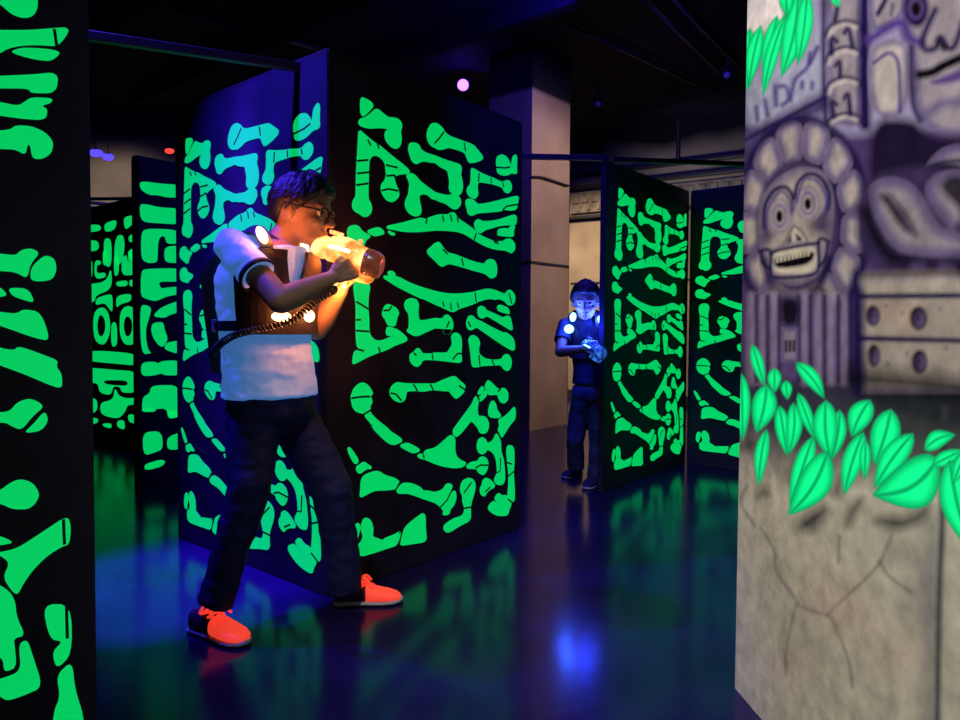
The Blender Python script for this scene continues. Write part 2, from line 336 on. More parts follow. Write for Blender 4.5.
# square block in the middle
blk = root('maze_block', (C0 + CR0 + CL0 - C0)/2, 'square black partition block with green bones behind the aiming man', 'partition', G)
back = CL0 + CR0 - C0
bm = bmesh.new(); quad_box(bm, [p + Vector((0,0,z)) for z in (0, H) for p in (C0, CR0, back, CL0)])
bmesh.ops.bevel(bm, geom=list(bm.edges), offset=.004, segments=2, affect='EDGES'); mesh_obj('board', bm, MT['board'], blk)
paint(blk, 'painted_bones', C0, ER, BONE_UV, CRACK_UV, WR)
sh = lambda Q: [[(-.045 + 1.045*u, z - .022) for u, z in p] for p in Q]
paint(blk, 'painted_bones', CL0, EL, sh(BONE_UV), sh(CRACK_UV), WL)
for a, b in ((C0, CR0), (CL0, C0)):
    e = (b - a).normalized(); bm = bmesh.new()
    obox(bm, (a+b)/2 - nrm(e)*.03 + Vector((0,0,H+.008)), e, nrm(e), (0,0,1), (b-a).length-.02, .05, .016, .003)
    mesh_obj('top_rail', bm, MT['beam'], blk)
# two boards meeting at the back right
PC0 = W(604, 329, 4.68); PC0.z = 0
panel(PC0, ER, 1.34, .04, 'black bone-painted board right beside the standing blue-lit player', G)
PD0 = PC0 + ER*1.34 + nrm(EL)*.0 + EL*.012
panel(PD0, EL, 1.25, .085, 'black bone-painted board cut off by the stone-carving mural wall', G, du=-.035)
# maze-painted boards far left
def art_panel(A, e, Wd, polys, dark, label, name, th=.085):
    r = panel(A, e, Wd, th, label, G, None)
    paint(r, name, A, e, polys, dark); return r
LM0 = W(138.5, 329, 4.62); LM0.z = 0
art_panel(LM0, ER, 1.25, stencil(LM, LM0, ER), [], 'narrow visible board with broad green glyphs left of the central block', 'painted_glyphs')
LBe = W(139, 329, 6.05); LBe.z = 0; LB0 = LBe - EL*1.25
art_panel(LB0, EL, 1.25, stencil(LB, LB0, EL), stencil(LBX, LB0, EL), 'farthest board at left with a fine green labyrinth pattern', 'painted_labyrinth')
NE = W(93, 329, 1.53); NE.z = 0; NA = NE - ER*1.25
near_art = stencil(NEAR, NA, ER); cut = min(u for p in near_art for u, z in p) - .012
near_art += [[(u*1.25, z) for u, z in p] for p in BONE_UV if max(u for u, z in p)*1.25 < cut]
art_panel(NA, ER, 1.25, near_art, lines(NEARX, NA, ER, .006), 'tall dark board with large green bones at the left picture edge', 'painted_bones', .1)
# tie beams between the tops of the boards
def beam(a, b, w, label, z0=H+.018, nm='tie_beam', m='beam'):
    a = Vector((a.x, a.y, z0)); b = Vector((b.x, b.y, z0)); e = (b-a).normalized(); n = nrm(e); bm = bmesh.new()
    obox(bm, (a+b)/2 + Vector((0,0,w/2)), e, n, (0,0,1), (b-a).length, w, w, .003)
    o = mesh_obj(nm, bm, MT[m], None, origin=(a+b)/2); return tag(o, label, 'beam', 'steel tie beams over the maze')
beam(back + (PC0-back).normalized()*.03, PC0 + ER*.04, .035, 'horizontal black tie beam from the central block to the right boards')
beam(PC0 + ER*.06 + Vector((.02,0,0)), PD0 + EL*1.2 - nrm(EL)*.03, .03, 'thin black tie beam over the two right boards')
q0 = FL(306, 59, H+.02); q1 = FL(88, 25, H+.02); dq = (q1 - q0).normalized()
beam(q0 - dq*.004, q0 + dq*2.2, .034, 'dim tie beam running left from the top of the central block', z0=H-.036)
# ------------------------------------------------------------------ airbrushed stone mural wall on the right
P0 = Vector((.7913, 2.125, 0)); EM = Vector((.071, -1, 0)).normalized(); NM = nrm(EM)
ML = 1.85
xs = list(np.arange(731.5, 992, 1.0))
us = []
for x in xs: us.append((onplane(x, 330, P0, NM) - P0).dot(EM))
us = [0.0] + [u for u in us if u > .004]; us += [us[-1] + .02 + k*(ML - us[-1] - .02)/6 for k in range(7)]
zs = list(np.linspace(0, H, 720))
UU, ZZ = np.meshgrid(np.array(us), np.array(zs))
PX_ = P0.x + EM.x*UU; PY_ = P0.y + EM.y*UU
def npproj(x, y, z):
    d = np.stack([x, y, z - CH], -1); D = d @ np.array(_F)
    D = np.maximum(D, .02)
    return 480 + FPX*(d @ np.array(_X))/D, CY - FPX*(d @ np.array(_U))/D
X, Y = npproj(PX_, PY_, ZZ)
ok = (X > 700) & (X < 1300)
class Canvas: pass
cv = np.zeros(X.shape + (3,)); gl = np.zeros(X.shape + (3,))
def c3(r, g, b): return np.array([lin(r), lin(g), lin(b)])
def sd_seg(px, py, a, b):
    ax, ay = a; bx, by = b; dx, dy = bx-ax, by-ay; l = dx*dx + dy*dy + 1e-9
    t = np.clip(((px-ax)*dx + (py-ay)*dy)/l, 0, 1)
    return np.hypot(px-ax-t*dx, py-ay-t*dy), t
def blend(sel, a, col, tgt):
    tgt[sel] = tgt[sel]*(1-a[..., None]) + np.asarray(col)*a[..., None]
def box(pts, m):
    p = np.array(pts); return ok & (X > p[:,0].min()-m) & (X < p[:,0].max()+m) & (Y > p[:,1].min()-m) & (Y < p[:,1].max()+m)
def sstep(d, s): return np.clip(.5 - d/(2*s + 1e-9), 0, 1)
def stroke(pts, w, soft, col, op=1.0, taper=0, sm=True, tgt=None):
    pts = [(p[0], p[1]) for p in (smooth_path([(a, b, 0) for a, b in pts], 5) if sm and len(pts) > 2 else pts)]
    s = box(pts, w + soft + 2)
    if not s.any(): return
    px, py = X[s], Y[s]; d = np.full(px.shape, 1e9); n = len(pts)-1
    for i in range(n):
        di, t = sd_seg(px, py, pts[i], pts[i+1])
        ww = w*.62 * (1 - taper*((i+t)/n))
        d = np.minimum(d, di - ww)
    blend(s, np.clip(sstep(d, soft)*op*1.08, 0, 1), col, cv if tgt is None else tgt)
def polysd(px, py, P):
    d = np.full(px.shape, 1e9); ins = np.zeros(px.shape, bool); n = len(P)
    for i in range(n):
        a, b = P[i], P[(i+1) % n]
        d = np.minimum(d, sd_seg(px, py, a, b)[0])
        if a[1] != b[1]:
            c = (a[1] > py) != (b[1] > py)
            ins ^= c & (px < (b[0]-a[0])*(py-a[1])/(b[1]-a[1]) + a[0])
    return np.where(ins, -d, d)
def fill(P, soft, col, op=1.0, edge=None, ew=4, eo=.8, rnd=True, tgt=None, shade=None):
    P = chaikin(P) if rnd else P
    s = box(P, soft + 3)
    if not s.any(): return
    d = polysd(X[s], Y[s], P); a = sstep(d, soft)*op
    blend(s, a, col, cv if tgt is None else tgt)
    if edge is not None: blend(s, a*np.clip(1 + d/(ew*1.6), 0, 1)*min(1, eo*1.15), edge, cv if tgt is None else tgt)
def ell(cx, cy, rx, ry, rot=0, n=28):
    c, s_ = math.cos(rot), math.sin(rot)
    return [(cx + rx*math.cos(t)*c - ry*math.sin(t)*s_, cy + rx*math.cos(t)*s_ + ry*math.sin(t)*c) for t in [2*PI*k/n for k in range(n)]]
def z1(*p): return [(735 + x/4, y/4) for x, y in p]
def z2(*p): return [(735 + x/3.6, 170 + y/3.6) for x, y in p]
def z3(*p): return [(730 + x/3.6, 340 + y/3.6) for x, y in p]
def z4(*p): return [(730 + x/3.6, 520 + y/3.6) for x, y in p]
LT = c3(140,130,138); LT2 = c3(168,158,154); PU = c3(64,44,116); DK = c3(26,14,66); BK = c3(9,6,16); BE = c3(196,190,170); MID = c3(70,54,98)
# ground coat: grey violet stone above, bare beige wall below the vine
t = np.clip((Y - 395)/95, 0, 1)[..., None]; cv[:] = MID*(1-t) + BE*t
fill([(850,330),(1000,330),(1000,450),(930,440),(880,425),(845,400)], 22, c3(30,34,40), .95)
fill([(735,340),(850,340),(860,440),(800,470),(735,430)], 24, c3(50,50,66), .9)
fill([(850,400),(960,420),(1000,470),(900,480),(830,460)], 20, c3(44,54,54), .8)
# upper left: white patch, carved stone
fill([(735,-60),(1000,-60),(1000,130),(735,140)], 6, c3(140,132,165))
fill([(735,-60),(790,-60),(788,24),(770,34),(735,38)], 6, c3(225,214,215))
fill(z1((40,320),(330,60),(360,240),(350,400),(200,460),(50,540)), 5, c3(150,150,175))
for q in (((300,215),(290,268),(240,320),(222,400)), ((330,190),(300,250)), ((160,345),(165,420)), ((190,420),(215,395),(205,350),(180,345)), ((120,400),(130,460)), ((85,430),(90,480)), ((270,330),(268,350)), ((310,330),(308,352))):
    stroke(z1(*q), 3.2, 2.2, PU, .85)
stroke(z1((20,580),(200,490),(370,400)), 15, 6, c3(70,58,100), .95)
stroke(z1((40,560),(350,395)), 2.5, 2, DK, .9)
# totem column of arched stones
fill(z1((370,-60),(505,-60),(505,500),(375,490)), 3, LT, 1, PU, 5, .7, False)
for y in (85, 190, 310, 455):
    stroke(z1((366,y+55),(385,y+20),(440,y),(490,y+12),(506,y+30)), 3.4, 2, DK, .9)
    stroke(z1((376,y+62),(392,y+32),(440,y+13),(488,y+24)), 3, 2.5, c3(205,195,190), .6)
for q in (((385,215),(388,155),(405,165)), ((470,185),(455,118),(440,130)), ((420,305),(418,250),(405,262)), ((394,465),(388,410),(404,418)), ((462,455),(452,380),(440,392)), ((400,80),(410,30))):
    stroke(z1(*q), 4, 2.2, DK, .9)
stroke(z1((356,-40),(354,250),(362,480)), 4, 3, DK, .95); stroke(z1((519,-40),(517,250),(520,500)), 9, 4, DK, .97)
# big blocks and stone face at upper right
fill(z1((535,-60),(690,-60),(680,70),(540,142)), 3, LT, 1, PU, 4, .8)
stroke(z1((572,55),(604,-5)), 4, 2, DK, .9); stroke(z1((625,60),(632,20)), 3, 2, DK, .6)
fill(z1((690,-60),(1100,-60),(1100,560),(830,545),(755,500),(712,420),(706,200),(650,140)), 4, LT, 1, PU, 7, .8)
fill(z1((532,185),(640,152),(702,190),(690,460),(545,470)), 3, LT2, 1, PU, 5, .8)
stroke(z1((558,250),(618,212),(655,265),(660,445)), 3, 2, PU, .85)
stroke(z1((535,160),(660,90),(700,150),(740,170)), 7, 4, PU, .9)
stroke(z1((705,190),(710,400),(740,480)), 4, 3, DK, .9)
fill(ell(916,8,13,19), 3, DK); fill(ell(916,8,8.5,12), 2.5, MID); fill(ell(916,9,4.5,7), 2, BK)
stroke(z1((800,40),(752,150),(760,196),(802,192),(822,150),(850,190),(880,180),(910,90)), 5, 3, DK, .9)
stroke(z1((820,165),(836,190)), 5, 3, BK, .9)
stroke(z1((738,298),(790,288),(850,255),(1000,190)), 7, 3, BK, .97)
fill(z1((780,325),(830,305),(1000,240),(1000,300),(850,335),(795,340)), 3, c3(72,52,112), .95)
stroke(z1((775,450),(830,415),(1000,395)), 5, 6, PU, .7)
fill(z1((540,478),(715,475),(760,530),(840,555),(1100,540),(1100,900),(800,900),(530,780)), 6, c3(26,16,44))
fill(z1((745,760),(770,660),(840,590),(960,575),(1100,600),(1100,800)), 4, LT, 1, PU, 7, .85)
stroke(z1((755,690),(830,650),(960,640)), 4, 3, DK, .9); fill(ell(945,172,22,9), 3, BK)
# ring of arch stones around the skull
fill(ell(803,222,66,104), 3, c3(40,28,70))
for k in range(13):
    a0 = 2*PI*k/13 + .12; aw = 2*PI/13*.46; P = []
    for t_, ro, ri in ((-1,.95,.62),(-.5,1.0,.6),(0,1.02,.59),(.5,1.0,.6),(1,.95,.62)): P.append((803 + 64*ro*math.cos(a0 + aw*t_), 222 + 101*ro*math.sin(a0 + aw*t_)))
    for t_, ri in ((1,.64),(0,.61),(-1,.64)): P.append((803 + 64*ri*math.cos(a0 + aw*t_), 222 + 101*ri*math.sin(a0 + aw*t_)))
    fill(P, 2.5, LT2, 1, PU, 6, .95)
stroke(ell(803,222,66,104) + [(869,222)], 5, 3.5, DK, .9)
# inner recess and skull
fill(ell(797,226,41,66), 3, c3(62,50,86)); 
fill(z2((85,180),(100,90),(170,20),(240,-10),(320,5),(352,90),(350,190),(335,300),(300,380),(210,420),(130,385),(95,300)), 3, c3(158,148,140), 1, PU, 8, .6)
fill(z2((290,150),(345,140),(340,225),(290,235),(265,205)), 6, c3(60,48,84), .9); fill(z2((95,205),(150,225),(130,260),(92,250)), 5, c3(60,48,84), .8)
for cx, cy, br in ((160,165,((105,205),(108,130),(140,75),(180,62),(208,95),(212,140))), (262,120,((214,100),(228,45),(265,15),(310,30),(338,85),(335,140)))):
    fill(z2(*[(x*1, y*1) for x, y in ell(cx, cy, 46, 62)]), 3, c3(186,176,165), 1, PU, 4, .7)
    stroke(z2(*br), 3.2, 2, DK, .95); stroke(z2(*[(x + (8 if x < cx else -8), y + 16) for x, y in br]), 2.2, 2, PU, .8)
    fill(z2(*ell(cx, cy, 27, 44)), 2, c3(86,68,128)); fill(z2(*ell(cx, cy, 20, 34)), 2, c3(160,150,150)); fill(z2(*ell(cx, cy+2, 12, 21)), 1.5, BK)
fill(z2((158,282),(180,255),(208,192),(240,215),(264,250),(258,272),(210,278)), 2, c3(190,180,165), 1, DK, 2.5, .9)
fill(z2((180,272),(202,228),(205,268)), 2, DK); fill(z2((217,224),(248,252),(222,262)), 2, DK)
fill(z2((125,275),(300,252),(310,350),(270,385),(150,385),(122,360)), 3, c3(196,186,170), 1, PU, 3, .8)
for q in (((88,292),(128,292),(128,370),(160,388),(275,378),(302,345),(302,252),(338,258)), ((128,300),(170,285),(300,262)), ((95,300),(100,335),(125,355)), ((335,268),(325,320),(305,345))):
    stroke(z2(*q), 2.6, 1.6, DK, .9)
fill(z2((138,318),(200,308),(286,290),(284,322),(250,345),(165,355),(142,345)), 2, BK)
for k in range(9):
    x = 152 + 14*k; y = 326 - 3.1*k; fill(z2((x-5,y-8),(x+5,y-9),(x+4,y+7),(x-4,y+8)), 1, c3(200,192,170), .9, rnd=False)
stroke(z2((105,325),(125,400),(190,450),(250,445),(310,400),(340,320)), 5, 3.5, DK, .9)
fill(z2((130,405),(190,440),(250,435),(300,400),(280,450),(210,480),(150,450)), 4, c3(120,108,120), .8)
fill(z2((240,455),(320,400),(345,440),(345,480),(250,490)), 6, BK, .8)
# fluted stone below
fill(z2((30,440),(415,470),(420,760),(30,760)), 5, c3(88,72,118))
for x in (60, 98, 140, 250, 300, 345, 392): stroke(z2((x,455),(x,760)), 6.5, 4, c3(136,122,152), .85, sm=False)
for x in (78, 118, 160, 230, 272, 322, 372, 415): stroke(z2((x,455),(x,760)), 2.6, 2, DK, .85, sm=False)
fill(z2((162,460),(232,460),(228,560),(166,560)), 4, BK, .95); fill(z2((168,570),(226,570),(226,690),(168,690)), 2, c3(140,128,150), 1, PU, 3, .7, False)
for x in (184, 198, 212): stroke(z2((x,618),(x,650)), 2.2, 1.4, BK, .9, sm=False)
# curled stone and board with holes
fill(z2((430,-10),(1000,-10),(1000,380),(440,380)), 5, c3(52,40,76))
fill(z2((485,60),(540,30),(620,40),(680,110),(740,230),(1000,250),(1000,310),(640,310),(560,270),(500,160)), 4, LT, 1, PU, 8, .75)
fill(z2((515,85),(560,88),(615,150),(662,238),(610,222),(545,130)), 4, BK, .95)
stroke(z2((560,95),(610,170),(650,235)), 4, 3, c3(96,84,110), .7)
stroke(z2((470,150),(500,230),(560,310),(640,330)), 8, 5, BK, .85)
fill(z2((690,60),(740,10),(1000,0),(1000,250),(830,235),(760,190),(710,120)), 5, c3(150,138,150), .95, PU, 8, .8)
fill(z2((725,60),(780,12),(840,30),(900,180),(870,215),(790,225),(820,150)), 5, BK, .92)
fill(z2((585,325),(1000,318),(1000,372),(590,372)), 5, c3(34,24,54), .95)
for x in (660, 760, 860): fill(z2(*ell(x, 350, 26, 16)), 5, c3(80,66,110), .8)
fill(z2((445,388),(1000,372),(1000,800),(452,800)), 3, c3(158,148,138), 1, PU, 5, .7, False)
stroke(z2((447,382),(1000,366)), 4, 3, BK, .9); stroke(z2((450,455),(810,452),(1000,450)), 4, 2.5, DK, .95); stroke(z2((450,606),(810,614),(1000,620)), 4, 2.5, DK, .95)
stroke(z2((440,380),(446,800)), 9, 5, DK, .9); stroke(z2((480,400),(780,392)), 8, 8, c3(185,172,160), .5)
fill(ell(905,318,14,12), 10, c3(176,140,120), .5); fill(ell(882,312,9,10), 8, c3(170,130,120), .4)
for cx, cy, rx, ry in ((496,525,25,37),(660,533,31,42),(500,668,22,40),(664,690,28,42),(850,545,36,46),(850,710,34,46)):
    fill(z2(*ell(cx, cy, rx, ry)), 2.5, BK); fill(z2(*ell(cx + 5, cy + 5, rx*.62, ry*.66)), 3, c3(98,82,120)); fill(z2(*ell(cx - 4, cy - 4, rx*.45, ry*.5)), 3, c3(40,28,60), .8)
for cx, cy in ((545,490),(600,515),(740,500),(620,660),(550,700),(760,640)): fill(z2(*ell(cx, cy, 6, 6)), 2, PU, .5)
stroke([(855,378),(930,384),(1000,392)], 14, 12, BK, .9)
# bare wall: cracks, blotches, board seam
for q in (((110,30),(160,110),(165,180),(240,290),(250,310),(350,345)), ((350,345),(380,310),(480,220),(540,150),(580,60)), ((540,150),(570,200),(650,260)), ((365,350),(400,430),(430,520),(440,600)), ((240,300),(205,450),(200,560)), ((60,-120),(40,-60),(90,20)), ((395,60),(390,150))):
    stroke(z4(*q), 2.0, 2.2, c3(104,98,100), .6)
for x, y, r, o in ((350,265,60,.35),(430,350,70,.3),(600,480,90,.3),(240,520,60,.2)): fill(z4(*ell(x, y, r, r*.8)), 24, c3(205,160,140), o)
for x, y, r, o in ((260,420,70,.3),(170,220,40,.25),(700,330,60,.45),(690,200,50,.4),(660,60,60,.3)): fill(z4(*ell(x, y, r*.7, r*1.5)), 22, c3(120,116,120), o)
stroke(z4((772,-400),(764,0),(752,300),(745,800)), 4.5, 3, c3(56,58,64), .95); stroke(z4((735,0),(722,300),(720,800)), 12, 12, c3(110,108,112), .6)
# leaf shadows airbrushed into the mural under the vine, then the leaves themselves
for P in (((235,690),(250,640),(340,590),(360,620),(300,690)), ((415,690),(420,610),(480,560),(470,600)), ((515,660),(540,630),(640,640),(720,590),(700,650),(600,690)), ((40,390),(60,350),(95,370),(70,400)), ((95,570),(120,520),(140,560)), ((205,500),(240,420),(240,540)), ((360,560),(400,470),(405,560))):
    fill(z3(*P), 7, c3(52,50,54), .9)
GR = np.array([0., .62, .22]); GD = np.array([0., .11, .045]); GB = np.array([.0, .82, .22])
def leaf(a, b, w, bend=0, base=None, rot=.45):
    (ax, ay), (bx, by) = a, b; L = math.hypot(bx-ax, by-ay); dx, dy = (bx-ax)/L, (by-ay)/L; nx, ny = -dy, dx
    L1, L2, Md = [], [], []
    for k in range(13):
        t = k/12; ww = w/2*(math.sin(PI*min(1, t**rot*1.0)) if t < 1 else 0)**.85 if 0 < t < 1 else 0
        o = bend*math.sin(PI*t); x, y = ax + dx*L*t + nx*o, ay + dy*L*t + ny*o
        L1.append((x + nx*ww, y + ny*ww)); L2.append((x - nx*ww, y - ny*ww)); Md.append((x, y))
    P = L1 + L2[-2:0:-1]
    s = box(P, 4)
    if not s.any(): return
    d = polysd(X[s], Y[s], P); a_ = sstep(d, .9)
    e = np.clip(1 + d/(w*.26 + 2), 0, 1)**1.5; m = np.full(d.shape, 1e9)
    for i in range(12): m = np.minimum(m, sd_seg(X[s], Y[s], Md[i], Md[i+1])[0])
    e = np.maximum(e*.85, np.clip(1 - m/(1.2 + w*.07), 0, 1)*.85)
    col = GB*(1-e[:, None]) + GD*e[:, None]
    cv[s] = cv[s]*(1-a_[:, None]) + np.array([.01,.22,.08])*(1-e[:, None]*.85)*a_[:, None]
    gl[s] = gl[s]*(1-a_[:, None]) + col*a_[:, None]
def lf3(a, b, w, bend=0, rot=.8): leaf(z3(a)[0], z3(b)[0], w/3.6, bend/3.6, rot=rot)
for q in (((80,15),(125,170),46),((42,120),(46,365),62),((160,100),(160,190),52),((200,145),(208,215),42),((238,80),(340,212),58,-10),((132,160),(95,335),92,-8),((132,320),(103,528),52,6),
          ((178,235),(206,418),58),((228,225),(210,415),60,-12),((245,190),(308,362),48),((395,250),(365,432),60,-8),((345,215),(362,430),92,10),((300,345),(214,600),72),((352,400),(208,632),120,-22),
          ((505,215),(438,350),88,8),((480,330),(410,560),78,6),((580,248),(520,450),108,-6),((488,360),(485,505),42),((660,335),(518,535),90,8),((752,425),(512,560),176,-42),
          ((700,395),(812,340),66,-14),((730,450),(838,395),56),((790,430),(870,760),120,10),((850,400),(800,520),50)):
    lf3(*q)
for a, b, w, bd in (((60,110),(50,365),70,0),((105,100),(55,345),64,6),((170,60),(120,330),72,4),((205,50),(110,390),56,10),((255,-30),(185,310),92,-14),((290,-40),(250,260),70,-6),((200,-60),(210,70),60,0),((385,-30),(418,30),34,0)):
    leaf(z1(a)[0], z1(b)[0], w/4, bd/4, rot=.85)
stroke(z1((195,20),(212,70)), 4, 3, BK, .9); 
s = box(z1((190,15),(215,75)), 1); 
# wall block carrying the mural on its painted side
mw = root('mural_wall', P0 + EM*(ML/2) - NM*.2, 'mural wall of carved stone skulls above a green leaf vine', 'partition', G)
bm = bmesh.new(); obox(bm, P0 + EM*(ML/2) - NM*.2025 + Vector((0,0,H/2)), EM, NM, (0,0,1), ML, .4, H, .003)
MT['muralside'] = mat('beige_painted_board', (BE[0], BE[1], BE[2], 1), .7, vary=.15)
mesh_obj('board', bm, MT['muralside'], mw)
cv[:] = np.clip(cv*1.0, 0, 1)
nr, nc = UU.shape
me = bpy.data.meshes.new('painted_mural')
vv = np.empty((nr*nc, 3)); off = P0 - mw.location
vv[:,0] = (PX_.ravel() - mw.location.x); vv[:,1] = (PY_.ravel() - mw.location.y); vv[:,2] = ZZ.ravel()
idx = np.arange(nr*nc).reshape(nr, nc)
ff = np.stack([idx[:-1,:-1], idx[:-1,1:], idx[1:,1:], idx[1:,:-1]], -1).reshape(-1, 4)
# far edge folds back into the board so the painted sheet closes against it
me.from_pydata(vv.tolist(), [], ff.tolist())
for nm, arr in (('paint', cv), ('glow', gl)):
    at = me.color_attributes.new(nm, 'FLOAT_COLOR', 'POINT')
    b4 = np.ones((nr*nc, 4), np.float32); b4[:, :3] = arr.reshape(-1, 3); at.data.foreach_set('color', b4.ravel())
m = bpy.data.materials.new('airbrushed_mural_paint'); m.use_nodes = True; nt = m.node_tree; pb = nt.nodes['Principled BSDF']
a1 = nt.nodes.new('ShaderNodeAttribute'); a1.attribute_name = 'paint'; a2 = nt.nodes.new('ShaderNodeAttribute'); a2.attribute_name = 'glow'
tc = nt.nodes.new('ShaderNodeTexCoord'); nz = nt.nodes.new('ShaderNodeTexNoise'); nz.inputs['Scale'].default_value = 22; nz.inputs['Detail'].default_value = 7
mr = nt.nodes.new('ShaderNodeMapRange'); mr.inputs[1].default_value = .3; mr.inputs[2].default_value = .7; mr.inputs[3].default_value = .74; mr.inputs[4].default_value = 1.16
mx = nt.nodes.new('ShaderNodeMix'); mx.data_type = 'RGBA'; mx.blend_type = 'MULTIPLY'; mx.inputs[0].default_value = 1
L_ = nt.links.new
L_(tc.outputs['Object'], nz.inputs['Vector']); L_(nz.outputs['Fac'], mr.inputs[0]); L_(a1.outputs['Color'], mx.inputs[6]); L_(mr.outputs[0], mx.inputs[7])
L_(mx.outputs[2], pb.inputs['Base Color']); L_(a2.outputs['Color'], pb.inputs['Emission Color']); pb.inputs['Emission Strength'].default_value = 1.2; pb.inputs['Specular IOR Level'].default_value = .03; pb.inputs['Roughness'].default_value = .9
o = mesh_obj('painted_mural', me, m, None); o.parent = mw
# ------------------------------------------------------------------ setting
def plane_floor():
    bm = bmesh.new(); vs = [bm.verts.new(p) for p in ((-9,-2.2,0),(9,-2.2,0),(9,16,0),(-9,16,0))]; bm.faces.new(vs)
    m = mat('dark_blue_glossy_floor', (.009, .005, .050, 1), .17, vary=.35, scale=2.2, bump=.04, bscale=14, coat=.0, spec=.22)
    return struct(mesh_obj('floor', bm, m))
plane_floor()
CZ = 4.1
bm = bmesh.new(); obox(bm, (0, 6.9, CZ + .05), (1,0,0), (0,1,0), (0,0,1), 18, 18.2, .1); struct(mesh_obj('ceiling', bm, MT['ceiling']))
def wallmat(name, ztop, col=(.30,.25,.19,1), soft=.9, span=.45):
    m = mat(name, col, .8, vary=.25, scale=1.6, bump=.1, bscale=25, spec=.1); nt = m.node_tree; b = nt.nodes['Principled BSDF']
    src = b.inputs['Base Color'].links[0].from_socket
    g = nt.nodes.new('ShaderNodeNewGeometry'); sp = nt.nodes.new('ShaderNodeSeparateXYZ'); nt.links.new(g.outputs['Position'], sp.inputs[0])
    n = nt.nodes.new('ShaderNodeTexNoise'); n.inputs['Scale'].default_value = .9; nt.links.new(g.outputs['Position'], n.inputs['Vector'])
    ma = nt.nodes.new('ShaderNodeMath'); ma.operation = 'MULTIPLY_ADD'; ma.inputs[1].default_value = soft; nt.links.new(n.outputs['Fac'], ma.inputs[0]); nt.links.new(sp.outputs[2], ma.inputs[2])
    r = nt.nodes.new('ShaderNodeMapRange'); r.inputs[1].default_value = ztop + soft*.5; r.inputs[2].default_value = ztop + soft*.5 + span; nt.links.new(ma.outputs[0], r.inputs[0])
    x = nt.nodes.new('ShaderNodeMix'); x.data_type = 'RGBA'; nt.links.new(r.outputs[0], x.inputs[0]); nt.links.new(src, x.inputs[6]); x.inputs[7].default_value = (.010,.009,.014,1)
    nt.links.new(x.outputs[2], b.inputs['Base Color']); return m
MT['wall'] = wallmat('sandstone_look_wall_with_sprayed_black_top', 3.45)
EB = Vector((.839, -.545, 0)); NB = nrm(EB)
B0 = FL(570, 397); 
def wall(name, A, B, m, th=.15, h=CZ):
    e = (B-A).normalized(); bm = bmesh.new(); obox(bm, (A+B)/2 - nrm(e)*(th/2) + Vector((0,0,h/2)), e, nrm(e), (0,0,1), (B-A).length, th, h)
    return struct(mesh_obj(name, bm, m))
wall('wall_back', B0 - EB*2.2, B0 + EB*7.6, MT['wall'])
WL1 = W(60, 329, 9.0); WL1.z = 0
wall('wall_left_rear', WL1 - Vector((2.2, .6, 0)), B0 - EB*2.2, MT['wall'])
dkw = mat('black_side_wall_paint', (.012,.012,.016,1), .8, vary=.2)
wall('wall_left', Vector((-8.5, -2, 0)), WL1 - Vector((2.2, .6, 0)), dkw)
wall('wall_right', B0 + EB*7.6, Vector((8.6, -2, 0)), dkw)
wall('wall_front', Vector((8.6, -2, 0)), Vector((-8.5, -2, 0)), dkw)
# rails, pipe and frieze on the back wall
def on_back(x, y): return onplane(x, y, B0, NB)
trim_n = [0]
def trim(bm, m):
    trim_n[0] += 1; return struct(mesh_obj('trim_%d' % trim_n[0], bm, m))
for y, w in ((177, .055), (189.5, .06), (219, .05)):
    a = on_back(571, y); b = a + EB*5.6; bm = bmesh.new(); obox(bm, (a+b)/2 + NB*.05, EB, NB, (0,0,1), 5.6, .1, w, .01); trim(bm, MT['beam'])
a = on_back(569, 219); bm = bmesh.new(); tube(bm, [Vector((a.x, a.y, 0)) + NB*.05, Vector((a.x, a.y, on_back(569,172).z)) + NB*.05], .028, 10); trim(bm, MT['beam'])
for y in (283.5,):
    a = on_back(571, y); bm = bmesh.new(); obox(bm, a + EB*2.8 + NB*.006, EB, NB, (0,0,1), 5.6, .012, .025); trim(bm, MT['beam'])
MT['frieze'] = mat('carved_stone_frieze', (.23,.2,.155,1), .85, vary=.4, scale=9, bump=.6, bscale=16)
za, zb = on_back(572, 214.5).z, on_back(572, 195.5).z
bm = bmesh.new(); a = on_back(572, 205); obox(bm, Vector((a.x, a.y, (za+zb)/2)) + EB*2.8 + NB*.03, EB, NB, (0,0,1), 5.6, .06, zb-za, .008)
for k in range(34):
    q = Vector((a.x, a.y, (za+zb)/2)) + EB*(.1 + .163*k) + NB*.06
    obox(bm, q + Vector((0,0,.05)), EB, NB, (0,0,1), .1, .05, .1, .012); obox(bm, q - Vector((0,0,.08)) + EB*.05, EB, NB, (0,0,1), .05, .05, .08, .01)
trim(bm, MT['frieze'])
q = on_back(679, 145); bm = bmesh.new(); tube(bm, [Vector((q.x, q.y, on_back(679, 160).z)) + NB*.04, Vector((q.x, q.y, CZ)) + NB*.04], .03, 8); trim(bm, MT['beam'])
